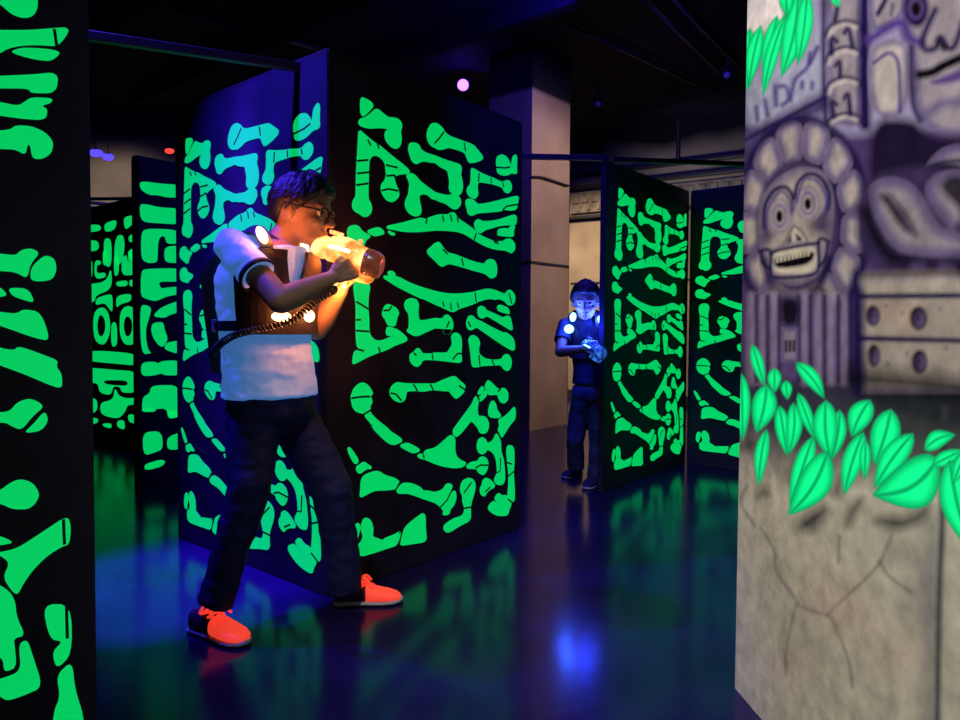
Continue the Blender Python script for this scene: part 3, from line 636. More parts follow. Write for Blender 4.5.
# square pillar behind the block
k0 = FL(529.5, 431); k0.z = 0
kr = 1.0
def along(A, e, x, z=0):              # walk along e on the floor until the given picture column
    t = 0
    d = ray(x, 420); n = Vector((d.y, -d.x, 0)); return A + e*(-(A - Vector((0,0,0))).dot(n)/e.dot(n))
pr = along(k0, ER, 567.0); pl = along(k0, -EL, 487)
pr.z = pl.z = 0
MT['pillar'] = wallmat('plastered_pillar_with_black_top', 3.60, (.30,.21,.155,1), .03, .05)
bm = bmesh.new(); quad_box(bm, [p + Vector((0,0,z)) for z in (0, CZ) for p in (k0, pr, pr+pl-k0, pl)]); struct(mesh_obj('pillar', bm, MT['pillar']))
for y in (264, 283):
    pass
zj = onplane(545, 264, k0, nrm(ER)).z
bm = bmesh.new()
for a, b in ((k0, pr), (pl, k0)):
    e = (b-a).normalized(); obox(bm, (a+b)/2 + Vector((0,0,zj)), e, nrm(e), (0,0,1), (b-a).length + .012, .012, .03)
trim(bm, MT['beam'])
bm = bmesh.new(); A2 = onplane(522, 181, k0, nrm(ER))
tube(bm, smooth_path([onplane(x, y, k0, nrm(ER)) + nrm(ER)*.02 for x, y in ((531,177),(540,177.5),(552,181),(567,186))]), .012, 6)
tag(mesh_obj('wall_cable', bm, MT['beam'], None), 'thin dark cable sagging across the plastered pillar', 'cable')
# skirting on the back wall
bm = bmesh.new(); obox(bm, B0 + EB*2.7 + NB*.01 + Vector((0,0,.06)), EB, NB, (0,0,1), 9.8, .02, .12); o = struct(mesh_obj('baseboard_back', bm, dkw))
# ceiling joists and conduits
for i in range(6):
    p = Vector((-5.5 + i*.9, 4.0 + i*.75, CZ - .09)); bm = bmesh.new()
    obox(bm, p, EL, nrm(EL), (0,0,1), 6.5, .12, .18, .01); trim_n[0] += 1; struct(mesh_obj('trim_%d' % trim_n[0], bm, MT['ceiling']))
def conduit(pix, z, r, label):
    bm = bmesh.new(); pts = [FL(x, y, z) for x, y in pix]; tube(bm, pts, r, 8); c = sum(pts, Vector())/len(pts)
    return tag(mesh_obj('ceiling_conduit', bm, MT['beam'], None, True, origin=c), label, 'pipe', 'conduits under the ceiling')
conduit([(655,-20),(745,72)], CZ - .03, .022, 'black conduit at the upper right running to the mural wall')
conduit([(640,-5),(728,80)], CZ - .06, .02, 'black conduit ending near the right ceiling spotlight')
conduit([(560,20),(716,94)], CZ - .05, .02, 'long black conduit with a purple sheen on its end')
conduit([(100,-10),(330,52)], CZ - .03, .03, 'dark conduit under the ceiling above the central block')
# ------------------------------------------------------------------ lamps
def light(kind, name, loc, col, power, size=.05, target=None, angle=60, blend=.4, sharp=False):
    d = bpy.data.lights.new(name, kind); d.color = col; d.energy = power
    if kind in ('POINT', 'SPOT'): d.shadow_soft_size = size
    if kind == 'SPOT': d.spot_size = math.radians(angle); d.spot_blend = blend
    o = bpy.data.objects.new(name, d); COL.objects.link(o); o.location = loc
    if target is not None: o.rotation_euler = (Vector(target) - Vector(loc)).to_track_quat('-Z', 'Y').to_euler()
    return o
MT['uvlens'] = mat('violet_lamp_lens', (.2,.1,.6,1), .2, emit=(.42,.10,1,1), es=5)
MT['bluelens'] = mat('blue_lamp_lens', (.05,.05,.5,1), .2, emit=(.06,.04,1,1), es=2.2)
MT['redlens'] = mat('red_lamp_lens', (.5,.05,.03,1), .2, emit=(1,.05,.03,1), es=1.6)
def can_lamp(name, p, aim, r, L, lens, label, group, cat='lamp', z=None):
    p = Vector(p); a = (Vector(aim) - p).normalized(); rt = root(name, p, label, cat, group); z = z or CZ
    d, s, t = frame(a); n = 20
    bm = bmesh.new()
    prof = ((-L, r*.55), (-L*.92, r*.75), (-L*.5, r*.85), (-.02, r), (.012, r*1.06), (.012, r*.92), (-.01, r*.9))
    loft(bm, [[p + d*q + (s*math.cos(2*PI*k/n) + t*math.sin(2*PI*k/n))*rr for k in range(n)] for q, rr in prof])
    mesh_obj('housing', bm, MT['blackplastic'], rt, True)
    bm = bmesh.new(); loft(bm, [[p + d*q + (s*math.cos(2*PI*k/n) + t*math.sin(2*PI*k/n))*rr for k in range(n)] for q, rr in ((-.008, r*.88), (.006, r*.8), (.016, r*.4), (.018, r*.05))])
    mesh_obj('lens', bm, lens, rt, True)
    bm = bmesh.new(); side = d.cross(Vector((0,0,1))).normalized(); c = p - d*L*.5
    up = Vector((0,0,1)); yk = [c + side*r*1.1, c + side*r*1.15 + up*r*1.3, c + up*r*1.6, c - side*r*1.15 + up*r*1.3, c - side*r*1.1]
    tube(bm, yk, .009, 6); tube(bm, [c + up*r*1.6, Vector((c.x, c.y, z))], .012, 8)
    mesh_obj('bracket', bm, MT['beam'], rt); return rt
UV = (.10, .035, 1)
LU = FL(463, 85, CZ - .2)
can_lamp('blacklight', LU, EYE + Vector((-.3, 1, 0)), .072, .18, MT['uvlens'], 'lit violet blacklight hanging above the central block', 'blacklights over the maze')
light('POINT', 'uv_light_centre', LU + (EYE - LU).normalized()*.12, UV, 3, .05)
L2 = FL(592, -8, CZ - .2)
can_lamp('blacklight', L2, L2 + Vector((0, -.1, -1)), .06, .16, MT['uvlens'], 'blue glowing blacklight at the top picture edge above the pillar', 'blacklights over the maze')
light('POINT', 'uv_light_right', L2 + Vector((0,-.22,-.02)), (.05,.03,1), 110, .04)
L3 = C0 - EL*.62 + nrm(EL)*.95 + Vector((0,0,3.0))
light('SPOT', 'uv_light_left', L3, (.06,.03,1), 330, .03, C0 - EL*.35 + Vector((0,0,1.35)), 66, .8)
L4 = C0 - EL*.62 + nrm(EL)*.26 + Vector((0,0,3.5))
light('SPOT', 'uv_downlight_left', L4, (.13,.025,1), 2400, .03, L4 - Vector((0,0,1)) + nrm(EL)*.0, 24, .7)
light('SPOT', 'uv_fill_aisle', (.15, 3.3, 3.9), (.05,.03,1), 260, .05, (.55, 4.7, .3), 56, .8)  # added unseen spot brightening the aisle floor and the second player
# small spots under the ceiling
def spot_fix(x, y, z, label):
    p = FL(x, y, z); can_lamp('ceiling_spotlight', p, p + Vector((-.5,-1,-.8)), .045, .12, MT['lensoff'], label, 'unlit ceiling spotlights')
MT['lensoff'] = mat('pale_lamp_glass', (.6,.6,.7,1), .15)
spot_fix(598, 104, CZ-.22, 'small pale spotlight right of the pillar top')
spot_fix(727, 75, CZ-.22, 'small spotlight close to the mural wall top')
def marker(x, y, Y, lens, label, s=.05, ln=.1):
    p = W(x, y, Y); rt = root('signal_lamp', p, label, 'lamp'); bm = bmesh.new()
    ball(bm, p, s, 10, (ln, s, s*.8)); mesh_obj('lens', bm, lens, rt, True)
    bm = bmesh.new(); tube(bm, [p + Vector((0,0,s*.7)), Vector((p.x, p.y, CZ))], .004, 6); cone(bm, p + Vector((0,0,s*.3)), p + Vector((0,0,s)), s*.8, s*.4); mesh_obj('stem', bm, MT['beam'], rt)
marker(169.5, 151, 7.6, MT['redlens'], 'small red signal lamp up left of the central block', .035, .05)
marker(96, 153, 7.6, MT['bluelens'], 'dim blue lamp left of its twin beside the dark board', .05, .075)
marker(108, 157, 7.6, MT['bluelens'], 'dim blue lamp just right of its twin, above the labyrinth board', .045, .06)
# pale rails on the far left wall
MT['pale'] = mat('pale_painted_pipe', (.6,.55,.7,1), .5)
def prail(p0, p1, Y, m, r, label):
    a = W(*p0, Y); b = W(*p1, Y + .12); d = b - a; bm = bmesh.new(); tube(bm, [a - d*1.6, b + d*1.2], r, 8)
    tag(mesh_obj('wall_rail', bm, m, None, True, origin=(a+b)/2), label, 'rail', 'rails before the far left wall')
prail((88,199), (136,198.5), 7.6, MT['beam'], .018, 'thin black rail above the pale rails at far left')
prail((88,202.5), (125,206), 7.2, MT['pale'], .018, 'upper pale lilac rail behind the labyrinth board')
prail((88,207), (112,209.5), 7.2, MT['pale'], .014, 'lower pale lilac rail behind the labyrinth board')
# house lights, with two added spots that lift dim walls
light('SPOT', 'mural_lamp', (-.75, .35, 3.5), (1, .965, .92), 560, .12, P0 + EM*.5 + Vector((0,0,.95)), 66, .9)
light('SPOT', 'wall_lamp', (.9, 8.6, 3.9), (1, .72, .45), 900, .2, B0 + EB*.3 + Vector((0,0,1.1)), 70, .9)
light('SPOT', 'pillar_lamp', (2.8, 5.6, 3.9), (1, .76, .55), 420, .2, k0 + Vector((0.3,0,2.0)), 75, .9)
light('SPOT', 'wall_fill_right', B0 + EB*1.9 + NB*1.6 + Vector((0,0,2.4)), (1,.92,.82), 42, .2, B0 + EB*2.2 + Vector((0,0,3.2)), 95, .9)  # added fill spot, brightens the right part of the back wall
light('SPOT', 'far_left_fill', W(60, 90, 7.2), (1,.82,.68), 150, .1, W(112, 186, 9.2), 40, .9)  # added spot hidden behind the near board, brightens the far left wall
w = bpy.data.worlds.new('dark_hall'); SC.world = w; w.use_nodes = True
w.node_tree.nodes['Background'].inputs[0].default_value = (.0015,.001,.006,1); w.node_tree.nodes['Background'].inputs[1].default_value = 1
SC.view_settings.view_transform = 'Standard'; SC.view_settings.look = 'None'; SC.view_settings.gamma = 1; SC.view_settings.exposure = 0
try: SC.view_settings.use_curve_mapping = False
except Exception: pass
# ------------------------------------------------------------------ people
def skin_mat(n, c): return mat(n, c, .55, vary=.06, scale=30)
MT['skin'] = skin_mat('warm_skin', (.44,.24,.16,1)); MT['hair'] = mat('black_hair', (.022,.016,.016,1), .38, vary=.5, scale=60, bump=.5, bscale=120)
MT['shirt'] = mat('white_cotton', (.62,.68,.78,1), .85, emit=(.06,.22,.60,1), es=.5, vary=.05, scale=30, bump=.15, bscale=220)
MT['ringer'] = mat('navy_cotton', (.02,.02,.06,1), .8); MT['denim'] = mat('dark_denim', (.006,.010,.10,1), .8, vary=.35, scale=18, bump=.2, bscale=260)
MT['vest'] = mat('dark_vest_nylon', (.018,.011,.028,1), .55, vary=.2, scale=20, bump=.2, bscale=180)
MT['coral'] = mat('fluorescent_coral_mesh', (.9,.10,.06,1), .6, emit=(1,.055,.03,1), es=.75, bump=.3, bscale=200)
MT['sole'] = mat('grey_rubber_sole', (.35,.38,.45,1), .7); MT['navy'] = mat('navy_shoe_fabric', (.015,.015,.05,1), .7)
MT['eye'] = mat('eye_white', (.8,.8,.8,1), .2); MT['iris'] = mat('dark_iris', (.03,.02,.015,1), .15)
MT['orangeled'] = mat('orange_led', (1,.5,.2,1), .3, emit=(1,.50,.18,1), es=7); MT['blueled'] = mat('blue_white_led', (.3,.6,1,1), .3, emit=(.18,.55,1,1), es=5)
UPV = Vector((0,0,1))
def fold(amp, sc, seed=0):
    def f(p):
        q = Vector((p.x*sc + seed, p.y*sc, p.z*sc*1.6)); return amp*(noise.noise(q) + .6*noise.noise(q*2.1))
    return f
def hand(bm, w, d, n, size=1.0, curl=(55,65,40), thumb=40):
    w = Vector(w); d = Vector(d).normalized(); n = Vector(n); n = (n - d*n.dot(d)).normalized(); s = d.cross(n)
    k = size
    for i in range(4): capsule(bm, w + s*(.012 - .008*i)*k, w + d*.078*k + s*(.03 - .02*i)*k, .0135*k, .0115*k, 7)
    for i, (L, c) in enumerate(((.92,.9),(1.05,1),(1,1.02),(.8,1.08))):
        p = w + d*.082*k + s*(.031 - .0205*i)*k; a = 0; dd = d
        for j, l in enumerate((.040,.026,.021)):
            a += math.radians(curl[j]*c); dd = d*math.cos(a) + n*math.sin(a)
            q = p + dd*l*L*k; capsule(bm, p, q, (.0095 - .0008*j)*k, (.0090 - .0009*j)*k, 6); p = q
    p = w + d*.022*k + s*.024*k; a = math.radians(thumb)
    for j, l in enumerate((.042,.032,.026)):
        dd = d*math.cos(a) + (s*.8 + n*.35*(j+1)).normalized()*math.sin(a); q = p + dd*l*k
        capsule(bm, p, q, (.0125 - .0012*j)*k, (.0115 - .0013*j)*k, 6); p = q; a *= .62
def figure(c):
    """c: dictionary of joints and sizes for one clothed, posed person"""
    rt = root('person', c['base'], c['label'], 'person'); f, l = c['f'], c['l']; S = c.get('s', 1.0); R = c['rings']
    def ring(y):
        ys = [r[0] for r in R]; i = max(0, min(len(R)-2, sum(1 for q in ys if q > y) - 1)); a, b = R[i], R[i+1]
        t = max(0, min(1, (y - a[0])/(b[0] - a[0]))); t = t
        return a[1].lerp(b[1], t), a[2] + (b[2]-a[2])*t, a[3] + (b[3]-a[3])*t
    def tpnt(y, th, off=0):
        p, a, b = ring(y); th = math.radians(th); return p + f*math.cos(th)*(b+off) + l*math.sin(th)*(a+off)
    def tnorm(th): th = math.radians(th); return (f*math.cos(th) + l*math.sin(th)).normalized()
    def patch(bm, ys, th0, th1, off, th, n=10):
        rows = []
        for y in ys:
            a0 = th0(y) if callable(th0) else th0; a1 = th1(y) if callable(th1) else th1
            rows.append([(y, a0 + (a1-a0)*k/n) for k in range(n+1)])
        o = [[bm.verts.new(tpnt(y, a, off+th)) for y, a in r] for r in rows]; i_ = [[bm.verts.new(tpnt(y, a, off)) for y, a in r] for r in rows]
        m = len(rows)
        for r in range(m-1):
            for k in range(n):
                bm.faces.new((o[r][k], o[r][k+1], o[r+1][k+1], o[r+1][k])); bm.faces.new((i_[r][k], i_[r+1][k], i_[r+1][k+1], i_[r][k+1]))
            bm.faces.new((o[r][0], o[r+1][0], i_[r+1][0], i_[r][0])); bm.faces.new((o[r][n], i_[r][n], i_[r+1][n], o[r+1][n]))
        for k in range(n):
            bm.faces.new((o[0][k], i_[0][k], i_[0][k+1], o[0][k+1])); bm.faces.new((o[-1][k], o[-1][k+1], i_[-1][k+1], i_[-1][k]))
    def band(bm, pts, nor, w, th):
        rings_ = []
        for i, p in enumerate(pts):
            d = (pts[min(i+1, len(pts)-1)] - pts[max(i-1, 0)]).normalized(); n = (nor[i] - d*nor[i].dot(d)).normalized(); s = d.cross(n)
            rings_.append([p + s*w/2, p + s*w/2 + n*th, p - s*w/2 + n*th, p - s*w/2])
        loft(bm, rings_)
    # ---- continuous body with head, arms and hands
    bm = bmesh.new(); n = 24
    loft(bm, [[p + f*math.cos(2*PI*k/n)*b + l*math.sin(2*PI*k/n)*a for k in range(n)] for _, p, a, b in R])
    hf, hl, hu, hc, hs = c['hf'], c['hl'], c['hu'], c['hc'], c['hs']
    def hp(x, y, z): return hc + (hf*x + hl*y + hu*z)*hs
    AX = (hf, hl, hu)
    def he(x, y, z, a, b, d, nn=14): ball(bm, hp(x,y,z), 1, nn, (a*hs, b*hs, d*hs), AX)
    he(0,0,.01,.097,.076,.095,18); he(.034,0,-.042,.061,.061,.076,16); he(.042,0,-.085,.046,.05,.034); he(.079,0,-.101,.017,.02,.014)
    capsule(bm, hp(.090,0,.0), hp(.116,0,-.040), .008*hs, .012*hs); he(.105,.012,-.044,.012,.008,.008,8); he(.105,-.012,-.044,.012,.008,.008,8)
    for s in (-1, 1):
        capsule(bm, hp(.091,s*.014,.014), hp(.080,s*.045,.012), .009*hs, .008*hs, 8); he(.062,s*.036,-.040,.026,.024,.022,10)
        he(-.004,s*.077,-.018,.018,.008,.033,10); he(.0,s*.081,-.026,.012,.008,.022,8)
    he(.091,0,-.068,.012,.024,.007,10); he(.089,0,-.080,.012,.021,.008,10)
    capsule(bm, c['neck'], hp(-.012,0,-.05), c.get('neckr', .056)*S, .052*S, 12)
    for s, e, w, r in c['arms']:
        s, e, w = Vector(s), Vector(e), Vector(w)
        chain(bm, [s, s.lerp(e,.5), e, e.lerp(w,.3), w], [r[0], r[0]*.92, r[1], r[1]*1.04, r[2]])
    for a in c['hands']: hand(bm, *a)
    for pts, rs in c['legs']: chain(bm, pts[:-1] + [pts[-1] + UPV*.05*S], [q*.82 for q in rs[:-1]] + [rs[-1]*.62])
    for he_, to in c['feet']:
        d = (to-he_).normalized(); capsule(bm, he_ + d*.05 + UPV*.045, to - d*.07 + UPV*.03, .026*S, .018*S, 8)
    mesh_obj('body', remesh(bm, .0052*max(S,.9), 3), MT['skin'], rt, True)
    for s in (-1, 1):
        bm = bmesh.new(); p = hp(.078, s*.032, -.008); ball(bm, p, .0135*hs, 10); ball(bm, p + hf*.0085*hs, .0068*hs, 8, mi=1)
        mesh_obj('eye', bm, [MT['eye'], MT['iris']], rt, True)
    # ---- hair cap with a cut hairline
    bm = bmesh.new(); NA_, NE_ = 120, 34
    ctl = c.get('hairline', [(0,22),(40,18),(58,6),(70,-8),(84,-16),(92,-4),(108,-10),(124,-32),(150,-44),(180,-48)])
    def hl_el(az):
        az = abs(az)
        for (a, e), (a2, e2) in zip(ctl, ctl[1:]):
            if az <= a2: return e + (e2-e)*(az-a)/(a2-a)
        return ctl[-1][1]
    th = c.get('hairth', .017)
    def hpnt(az, el, t):
        A, E_ = math.radians(az), math.radians(el); nse = noise.noise(Vector((math.cos(A)*5, math.sin(A)*5, E_*5)))*.005 + noise.noise(Vector((math.cos(A)*22, math.sin(A)*22, E_*7)))*.0045
        k = t*(1 + .55*max(0, math.cos(A))*max(0, math.sin(E_+.5)))
        ra, rb, rc = .097 + k + nse*(t > 0), .076 + k + nse*(t > 0), .095 + k + nse*(t > 0)
        return hp(math.cos(A)*math.cos(E_)*ra, math.sin(A)*math.cos(E_)*rb, .01 + math.sin(E_)*rc)
    for T, fl in ((th, 1), (-.012, 0)):
        g = [[bm.verts.new(hpnt(360*i/NA_ - 180, (lambda e0: e0 + (88-e0)*j/NE_)(hl_el(360*i/NA_ - 180)), T*(min(1, .5 + j*.12) if fl else 1))) for j in range(NE_+1)] for i in range(NA_)]
        for i in range(NA_):
            for j in range(NE_): bm.faces.new((g[i][j], g[(i+1)%NA_][j], g[(i+1)%NA_][j+1], g[i][j+1]))
        bm.faces.new([g[i][NE_] for i in range(NA_)])
        if fl: rim = [g[i][0] for i in range(NA_)]
        else:
            for i in range(NA_): bm.faces.new((rim[i], rim[(i+1)%NA_], g[(i+1)%NA_][0], g[i][0]))
    rnd = random.Random(3)
    for k in range(c.get('tufts', 0)):
        az = rnd.uniform(-180, 180); el = hl_el(az) + rnd.random()**1.3*(85 - hl_el(az))
        p = hpnt(az, el, th*.85); q = hpnt(az + rnd.uniform(-6,6), el - rnd.uniform(10,22), th*1.0)
        tube(bm, [p, p.lerp(q,.5) + (q-hc).normalized()*.0035, q], [.006*hs, .0045*hs, .0008], 5)
    mesh_obj('hair', bm, MT['hair'], rt, True)
    if c.get('glasses'):
        bm = bmesh.new()
        for s in (-1, 1):
            o = [hp(.104 - .010*abs(math.cos(t)*.024 + .033)/.033*.5, s*(.034 + .026*math.copysign(abs(math.cos(t))**.6, math.cos(t))), -.010 + .017*math.copysign(abs(math.sin(t))**.6, math.sin(t))) for t in [2*PI*k/20 for k in range(20)]]
            rg = []
            tube(bm, o + [o[0]], .0030*hs, 6)
            tube(bm, [hp(.092, s*.062, -.004), hp(.05, s*.080, -.003), hp(-.004, s*.086, -.002), hp(-.02, s*.086, -.018)], .0036*hs, 6)
        tube(bm, [hp(.103,-.009,-.006), hp(.111,0,-.003), hp(.103,.009,-.006)], .002*hs, 6)
        mesh_obj('glasses', bm, MT['blackplastic'], rt, True)
    # ---- trousers
    bm = bmesh.new(); yt = c['waist']
    y_h = R[0][0]; rr = []
    for t in (0, .5, 1):
        y = y_h + (yt - y_h)*t; p, a, b = ring(y); rr.append([p + f*math.cos(2*PI*k/n)*(b+.012*S) + l*math.sin(2*PI*k/n)*(a+.012*S) for k in range(n)])
    loft(bm, rr); ball(bm, R[0][1] - UPV*.02*S, 1, 14, (R[0][3]+.012*S, R[0][2]+.012*S, .10*S), (f, l, UPV))
    for pts, rs in c['legs']:
        for i in range(len(pts)-1):
            a, b = pts[i], pts[i+1]
            if i == len(pts)-2: cone(bm, a, b, rs[i], rs[i+1], 20); ball(bm, a, rs[i], 12)
            else: capsule(bm, a, b, rs[i], rs[i+1], 12)
    mesh_obj('jeans', remesh(bm, .0075, 3, disp=fold(.006*S, 11)), c['jeans'], rt, True)
    # ---- shirt
    bm = bmesh.new(); g = .014*S; ys = c['shirt']
    loft(bm, [[ring(y)[0] + f*math.cos(2*PI*k/n)*(ring(y)[2]+g+e) + l*math.sin(2*PI*k/n)*(ring(y)[1]+g+e) for k in range(n)] for y, e in ys])
    for s, e, w, r in c['arms']:
        s, e = Vector(s), Vector(e); q = s.lerp(e, c.get('sleeve', .56)); cone(bm, s, q, r[0]+.008*S, r[0]+.013*S, 20); ball(bm, s, r[0]+.008*S, 12); capsule(bm, s, c['neck'] - UPV*.035*S, r[0]*.95, .05*S)
    sh = mesh_obj('shirt', remesh(bm, .0068, 9, disp=fold(.0055*S, 13, 3)), c['shirtm'], rt, True)
    for s, e, w, r in c['arms']:
        s, e = Vector(s), Vector(e); q = s.lerp(e, c.get('sleeve', .56)); d = (e-s).normalized(); _, u, v = frame(d); bm = bmesh.new(); ro = r[0] + .0155*S
        loft(bm, [[q + d*x + (u*math.cos(2*PI*k/24) + v*math.sin(2*PI*k/24))*(rr_) for k in range(24)] for x, rr_ in ((-.012, ro-.006),(-.012, ro),(.006, ro),(.006, ro-.006))], closed=True)
        mesh_obj('sleeve_hem', bm, MT['ringer'], sh, True)
    bm = bmesh.new(); nd = (hp(-.012,0,-.05) - c['neck']).normalized(); _, u, v = frame(nd); q = c['neck'] + nd*.012
    tube(bm, [q + (u*math.cos(2*PI*k/24) + v*math.sin(2*PI*k/24))*.062*S for k in range(25)], .007*S, 8); mesh_obj('collar', bm, MT['ringer'], sh, True)
    # ---- shoes
    for (h0, t0) in c['feet']:
        d = t0 - h0; L = d.length; d.normalize(); s = d.cross(UPV).normalized()
        def prof(rows, x0=0, x1=1, g=0, nn=16):
            o = []
            for t, w, z0, z1 in rows:
                o.append([h0 + d*(t*L) + s*math.cos(2*PI*k/nn)*(w*S+g) + UPV*((z0+z1)/2*S + math.copysign(abs(math.sin(2*PI*k/nn))**.7, math.sin(2*PI*k/nn))*((z1-z0)/2*S+g)) for k in range(nn)])
            return o
        up = [(0,.022,.015,.055),(.05,.034,.012,.088),(.18,.038,.012,.098),(.32,.038,.012,.092),(.45,.041,.012,.078)]
        tp_ = [(.46,.0425,.010,.080),(.54,.046,.01,.072),(.66,.05,.01,.060),(.82,.048,.01,.048),(.93,.036,.012,.038),(.985,.016,.014,.028)]
        so = [(-.02,.02,0,.018),(.03,.037,0,.024),(.3,.039,0,.022),(.5,.045,0,.02),(.7,.053,0,.02),(.86,.05,0,.02),(.97,.032,0,.022),(1.02,.012,.006,.02)]
        bm = bmesh.new(); loft(bm, prof(up)); sho = mesh_obj('shoe', bm, c['shoe'][0], rt, True)
        bm = bmesh.new(); loft(bm, prof(tp_)); mesh_obj('toe_cap', bm, c['shoe'][1], sho, True)
        bm = bmesh.new(); loft(bm, prof(so)); mesh_obj('sole', bm, MT['sole'], sho, True)
        bm = bmesh.new()
        for k in range(5):
            t = .34 + .05*k; zz = (.098 - .026*(t-.34)/.22)*S; p = h0 + d*(t*L) + UPV*zz
            sg = -1 if k % 2 else 1
            tube(bm, [p - s*.028*S + d*.012*sg - UPV*.012*S, p + UPV*.004, p + s*.028*S - d*.012*sg - UPV*.012*S], .0055*S, 6)
        p = h0 + d*(.36*L) + UPV*.100*S
        for sg in (-1, 1):
            tube(bm, smooth_path([p, p + s*.03*sg*S + UPV*.018*S, p + s*.05*sg*S - UPV*.002, p + s*.018*sg*S + d*.015 - UPV*.004]), .0048*S, 6)
            tube(bm, smooth_path([p, p + s*.02*sg*S + d*.03*S + UPV*.006*S, p + s*.045*sg*S + d*.05*S - UPV*.022*S]), .0048*S, 6)
        mesh_obj('laces', bm, c['shoe'][1], sho, True)
    # ---- vest
    v = c['vest']; y0, y1, y2, y3 = v['y']   # shoulder top, flap top, pod top, pod bottom
    bm = bmesh.new(); st = [y1 + (y2-y1)*k/5 for k in range(6)]
    for s in (-1, 1):
        patch(bm, st, lambda y: s*(15 - 12*(y-y1)/(y2-y1)), lambda y: s*62, .030*S, .016*S)
    ve = mesh_obj('vest', bm, MT['vest'], rt)
    bm = bmesh.new(); patch(bm, [y2 + (y3-y2)*k/4 for k in range(5)], -62, 62, .018*S, .03*S, 16); mesh_obj('front_pod', bm, MT['vest'], ve)
    bm = bmesh.new(); patch(bm, [y0 + (v['yb']-y0)*k/8 for k in range(9)], 118, 242, .018*S, .042*S, 14); mesh_obj('back_plate', bm, MT['vest'], ve)
    for s in (-1, 1):
        top = ring(y0)[0] + l*s*v.get('sx', .105)*S + UPV*v.get('sz', .045)*S
        P_ = smooth_path([tpnt(y1+2, s*38, .024*S), tpnt(y0+2, s*42, .03*S) + UPV*.01, top + f*.045*S, top - f*.03*S, tpnt(y0+2, s*138, .03*S), tpnt(y1+4, s*146, .03*S)], 5)
        N_ = [((p - ring(y1)[0])*1.0 + UPV*.05).normalized() for p in P_]
        bm = bmesh.new(); band(bm, P_, N_, .046*S, .012*S); mesh_obj('shoulder_strap', bm, MT['vest'], ve)
        for yy, nm in ((y3-8*v['k'], 'side_strap'),):
            P_ = [tpnt(yy + v['k']*.05*k, s*(55 + 8*k), .014*S + .010*S) for k in range(12)]; bm = bmesh.new(); band(bm, P_, [tnorm(s*(55+8*k)) for k in range(12)], .036*S, .008*S)
            mesh_obj(nm, bm, MT['vest'], ve)
        bm = bmesh.new(); q = tpnt(yy, s*105, .036*S); obox(bm, q, tnorm(s*105).cross(UPV), tnorm(s*105), UPV, .022*S, .012*S, .046*S, .002); mesh_obj('buckle', bm, MT['sole'], ve)
    for (p, nv, a, b) in v['leds'](tpnt, tnorm):
        bm = bmesh.new(); nv = nv.normalized(); e = nv.cross(UPV).normalized(); u = e.cross(nv)
        ball(bm, p, 1, 10, (a, .014*S, b), (e, nv, u)); mesh_obj('status_light', bm, c['led'], ve, True)
        light('POINT', 'vest_glow', p + nv*.035, c['ledcol'], c['ledpow']*(2.2 if a < b else 1), .02)
    return rt, tpnt
# ---- the aiming man
a = math.radians(35); f = Vector((math.cos(a), -math.sin(a), 0)); l = Vector((math.sin(a), math.cos(a), 0))
RG = [(y, W(x, y, 2.60), aa, bb) for y, x, aa, bb in ((402,272,.165,.125),(380,270,.155,.118),(345,267,.155,.115),(310,265,.165,.125),(280,265,.175,.128),(258,271,.160,.108),(246,276,.10,.085),(240,279,.06,.06))]
_sc = W(268,249,2.60); sR, eR, wR = _sc - l*.15 - f*.01, W(281,301,2.33), W(331,279,2.50); sL, eL, wL = _sc + l*.15 - f*.01, W(317,329,2.70), W(341,289,2.62)
hf = Vector((.965,-.12,-.16)).normalized(); hl = UPV.cross(hf).normalized(); hu = hf.cross(hl)
fr0, fr1 = FL(193,630), FL(247,646); fl0, fl1 = FL(334,605), FL(402,601)
legs = [([W(256,408,2.54), W(252,450,2.51), W(249,490,2.47), W(231,548,2.455), W(215,604,2.45)], [.098,.092,.076,.062,.064]),
        ([W(287,408,2.68), W(309,448,2.68), W(331,488,2.67), W(340,540,2.70), W(345,590,2.72)], [.098,.092,.080,.068,.068])]
g0, g1 = W(316,246,2.585), W(379,264,2.56); gd = (g1-g0).normalized()
def man_leds(tp_, tn):
    o = [(tp_(317, -17, .052), tn(-17), .036, .018), (tp_(316, 17, .052), tn(17), .03, .022)]
    for x, y, Y in ((262,235,2.44),(303,245,2.63)):
        o.append((W(x, y, Y), (f*.8 + UPV*.5),   .019, .036))
    return o
man, mtp = figure(dict(base=(FL(220,640)+FL(365,603))/2, label='person in white t-shirt and light-up vest aiming a glowing orange phaser, wearing coral sneakers', f=f, l=l, rings=RG, s=1.0,
    hf=hf, hl=hl, hu=hu, hc=W(301,208,2.61), hs=1.10, neck=W(279,246,2.60), arms=[(sR,eR,wR,(.052,.043,.029)),(sL,eL,wL,(.052,.043,.029))],
    hands=[(wR, W(352,268,2.53)-wR, (0.1,1,.1), 1.0, (50,65,45), 35), (wL, W(356,276,2.60)-wL, (-.2,-.35,.9), 1.0, (40,55,40), 50)],
    legs=legs, feet=[(fr0,fr1),(fl0,fl1)], waist=388, jeans=MT['denim'], shirt=[(396,.012),(380,.012),(345,.008),(310,.004),(280,.004),(258,.002),(247,.002)], shirtm=MT['shirt'],
    shoe=(MT['navy'], MT['coral']), glasses=True, vest=dict(y=(250,253,300,334), yb=372, k=1.0, sx=.10, sz=.05, leds=man_leds), led=MT['orangeled'], ledcol=(1,.25,.05), ledpow=.55))
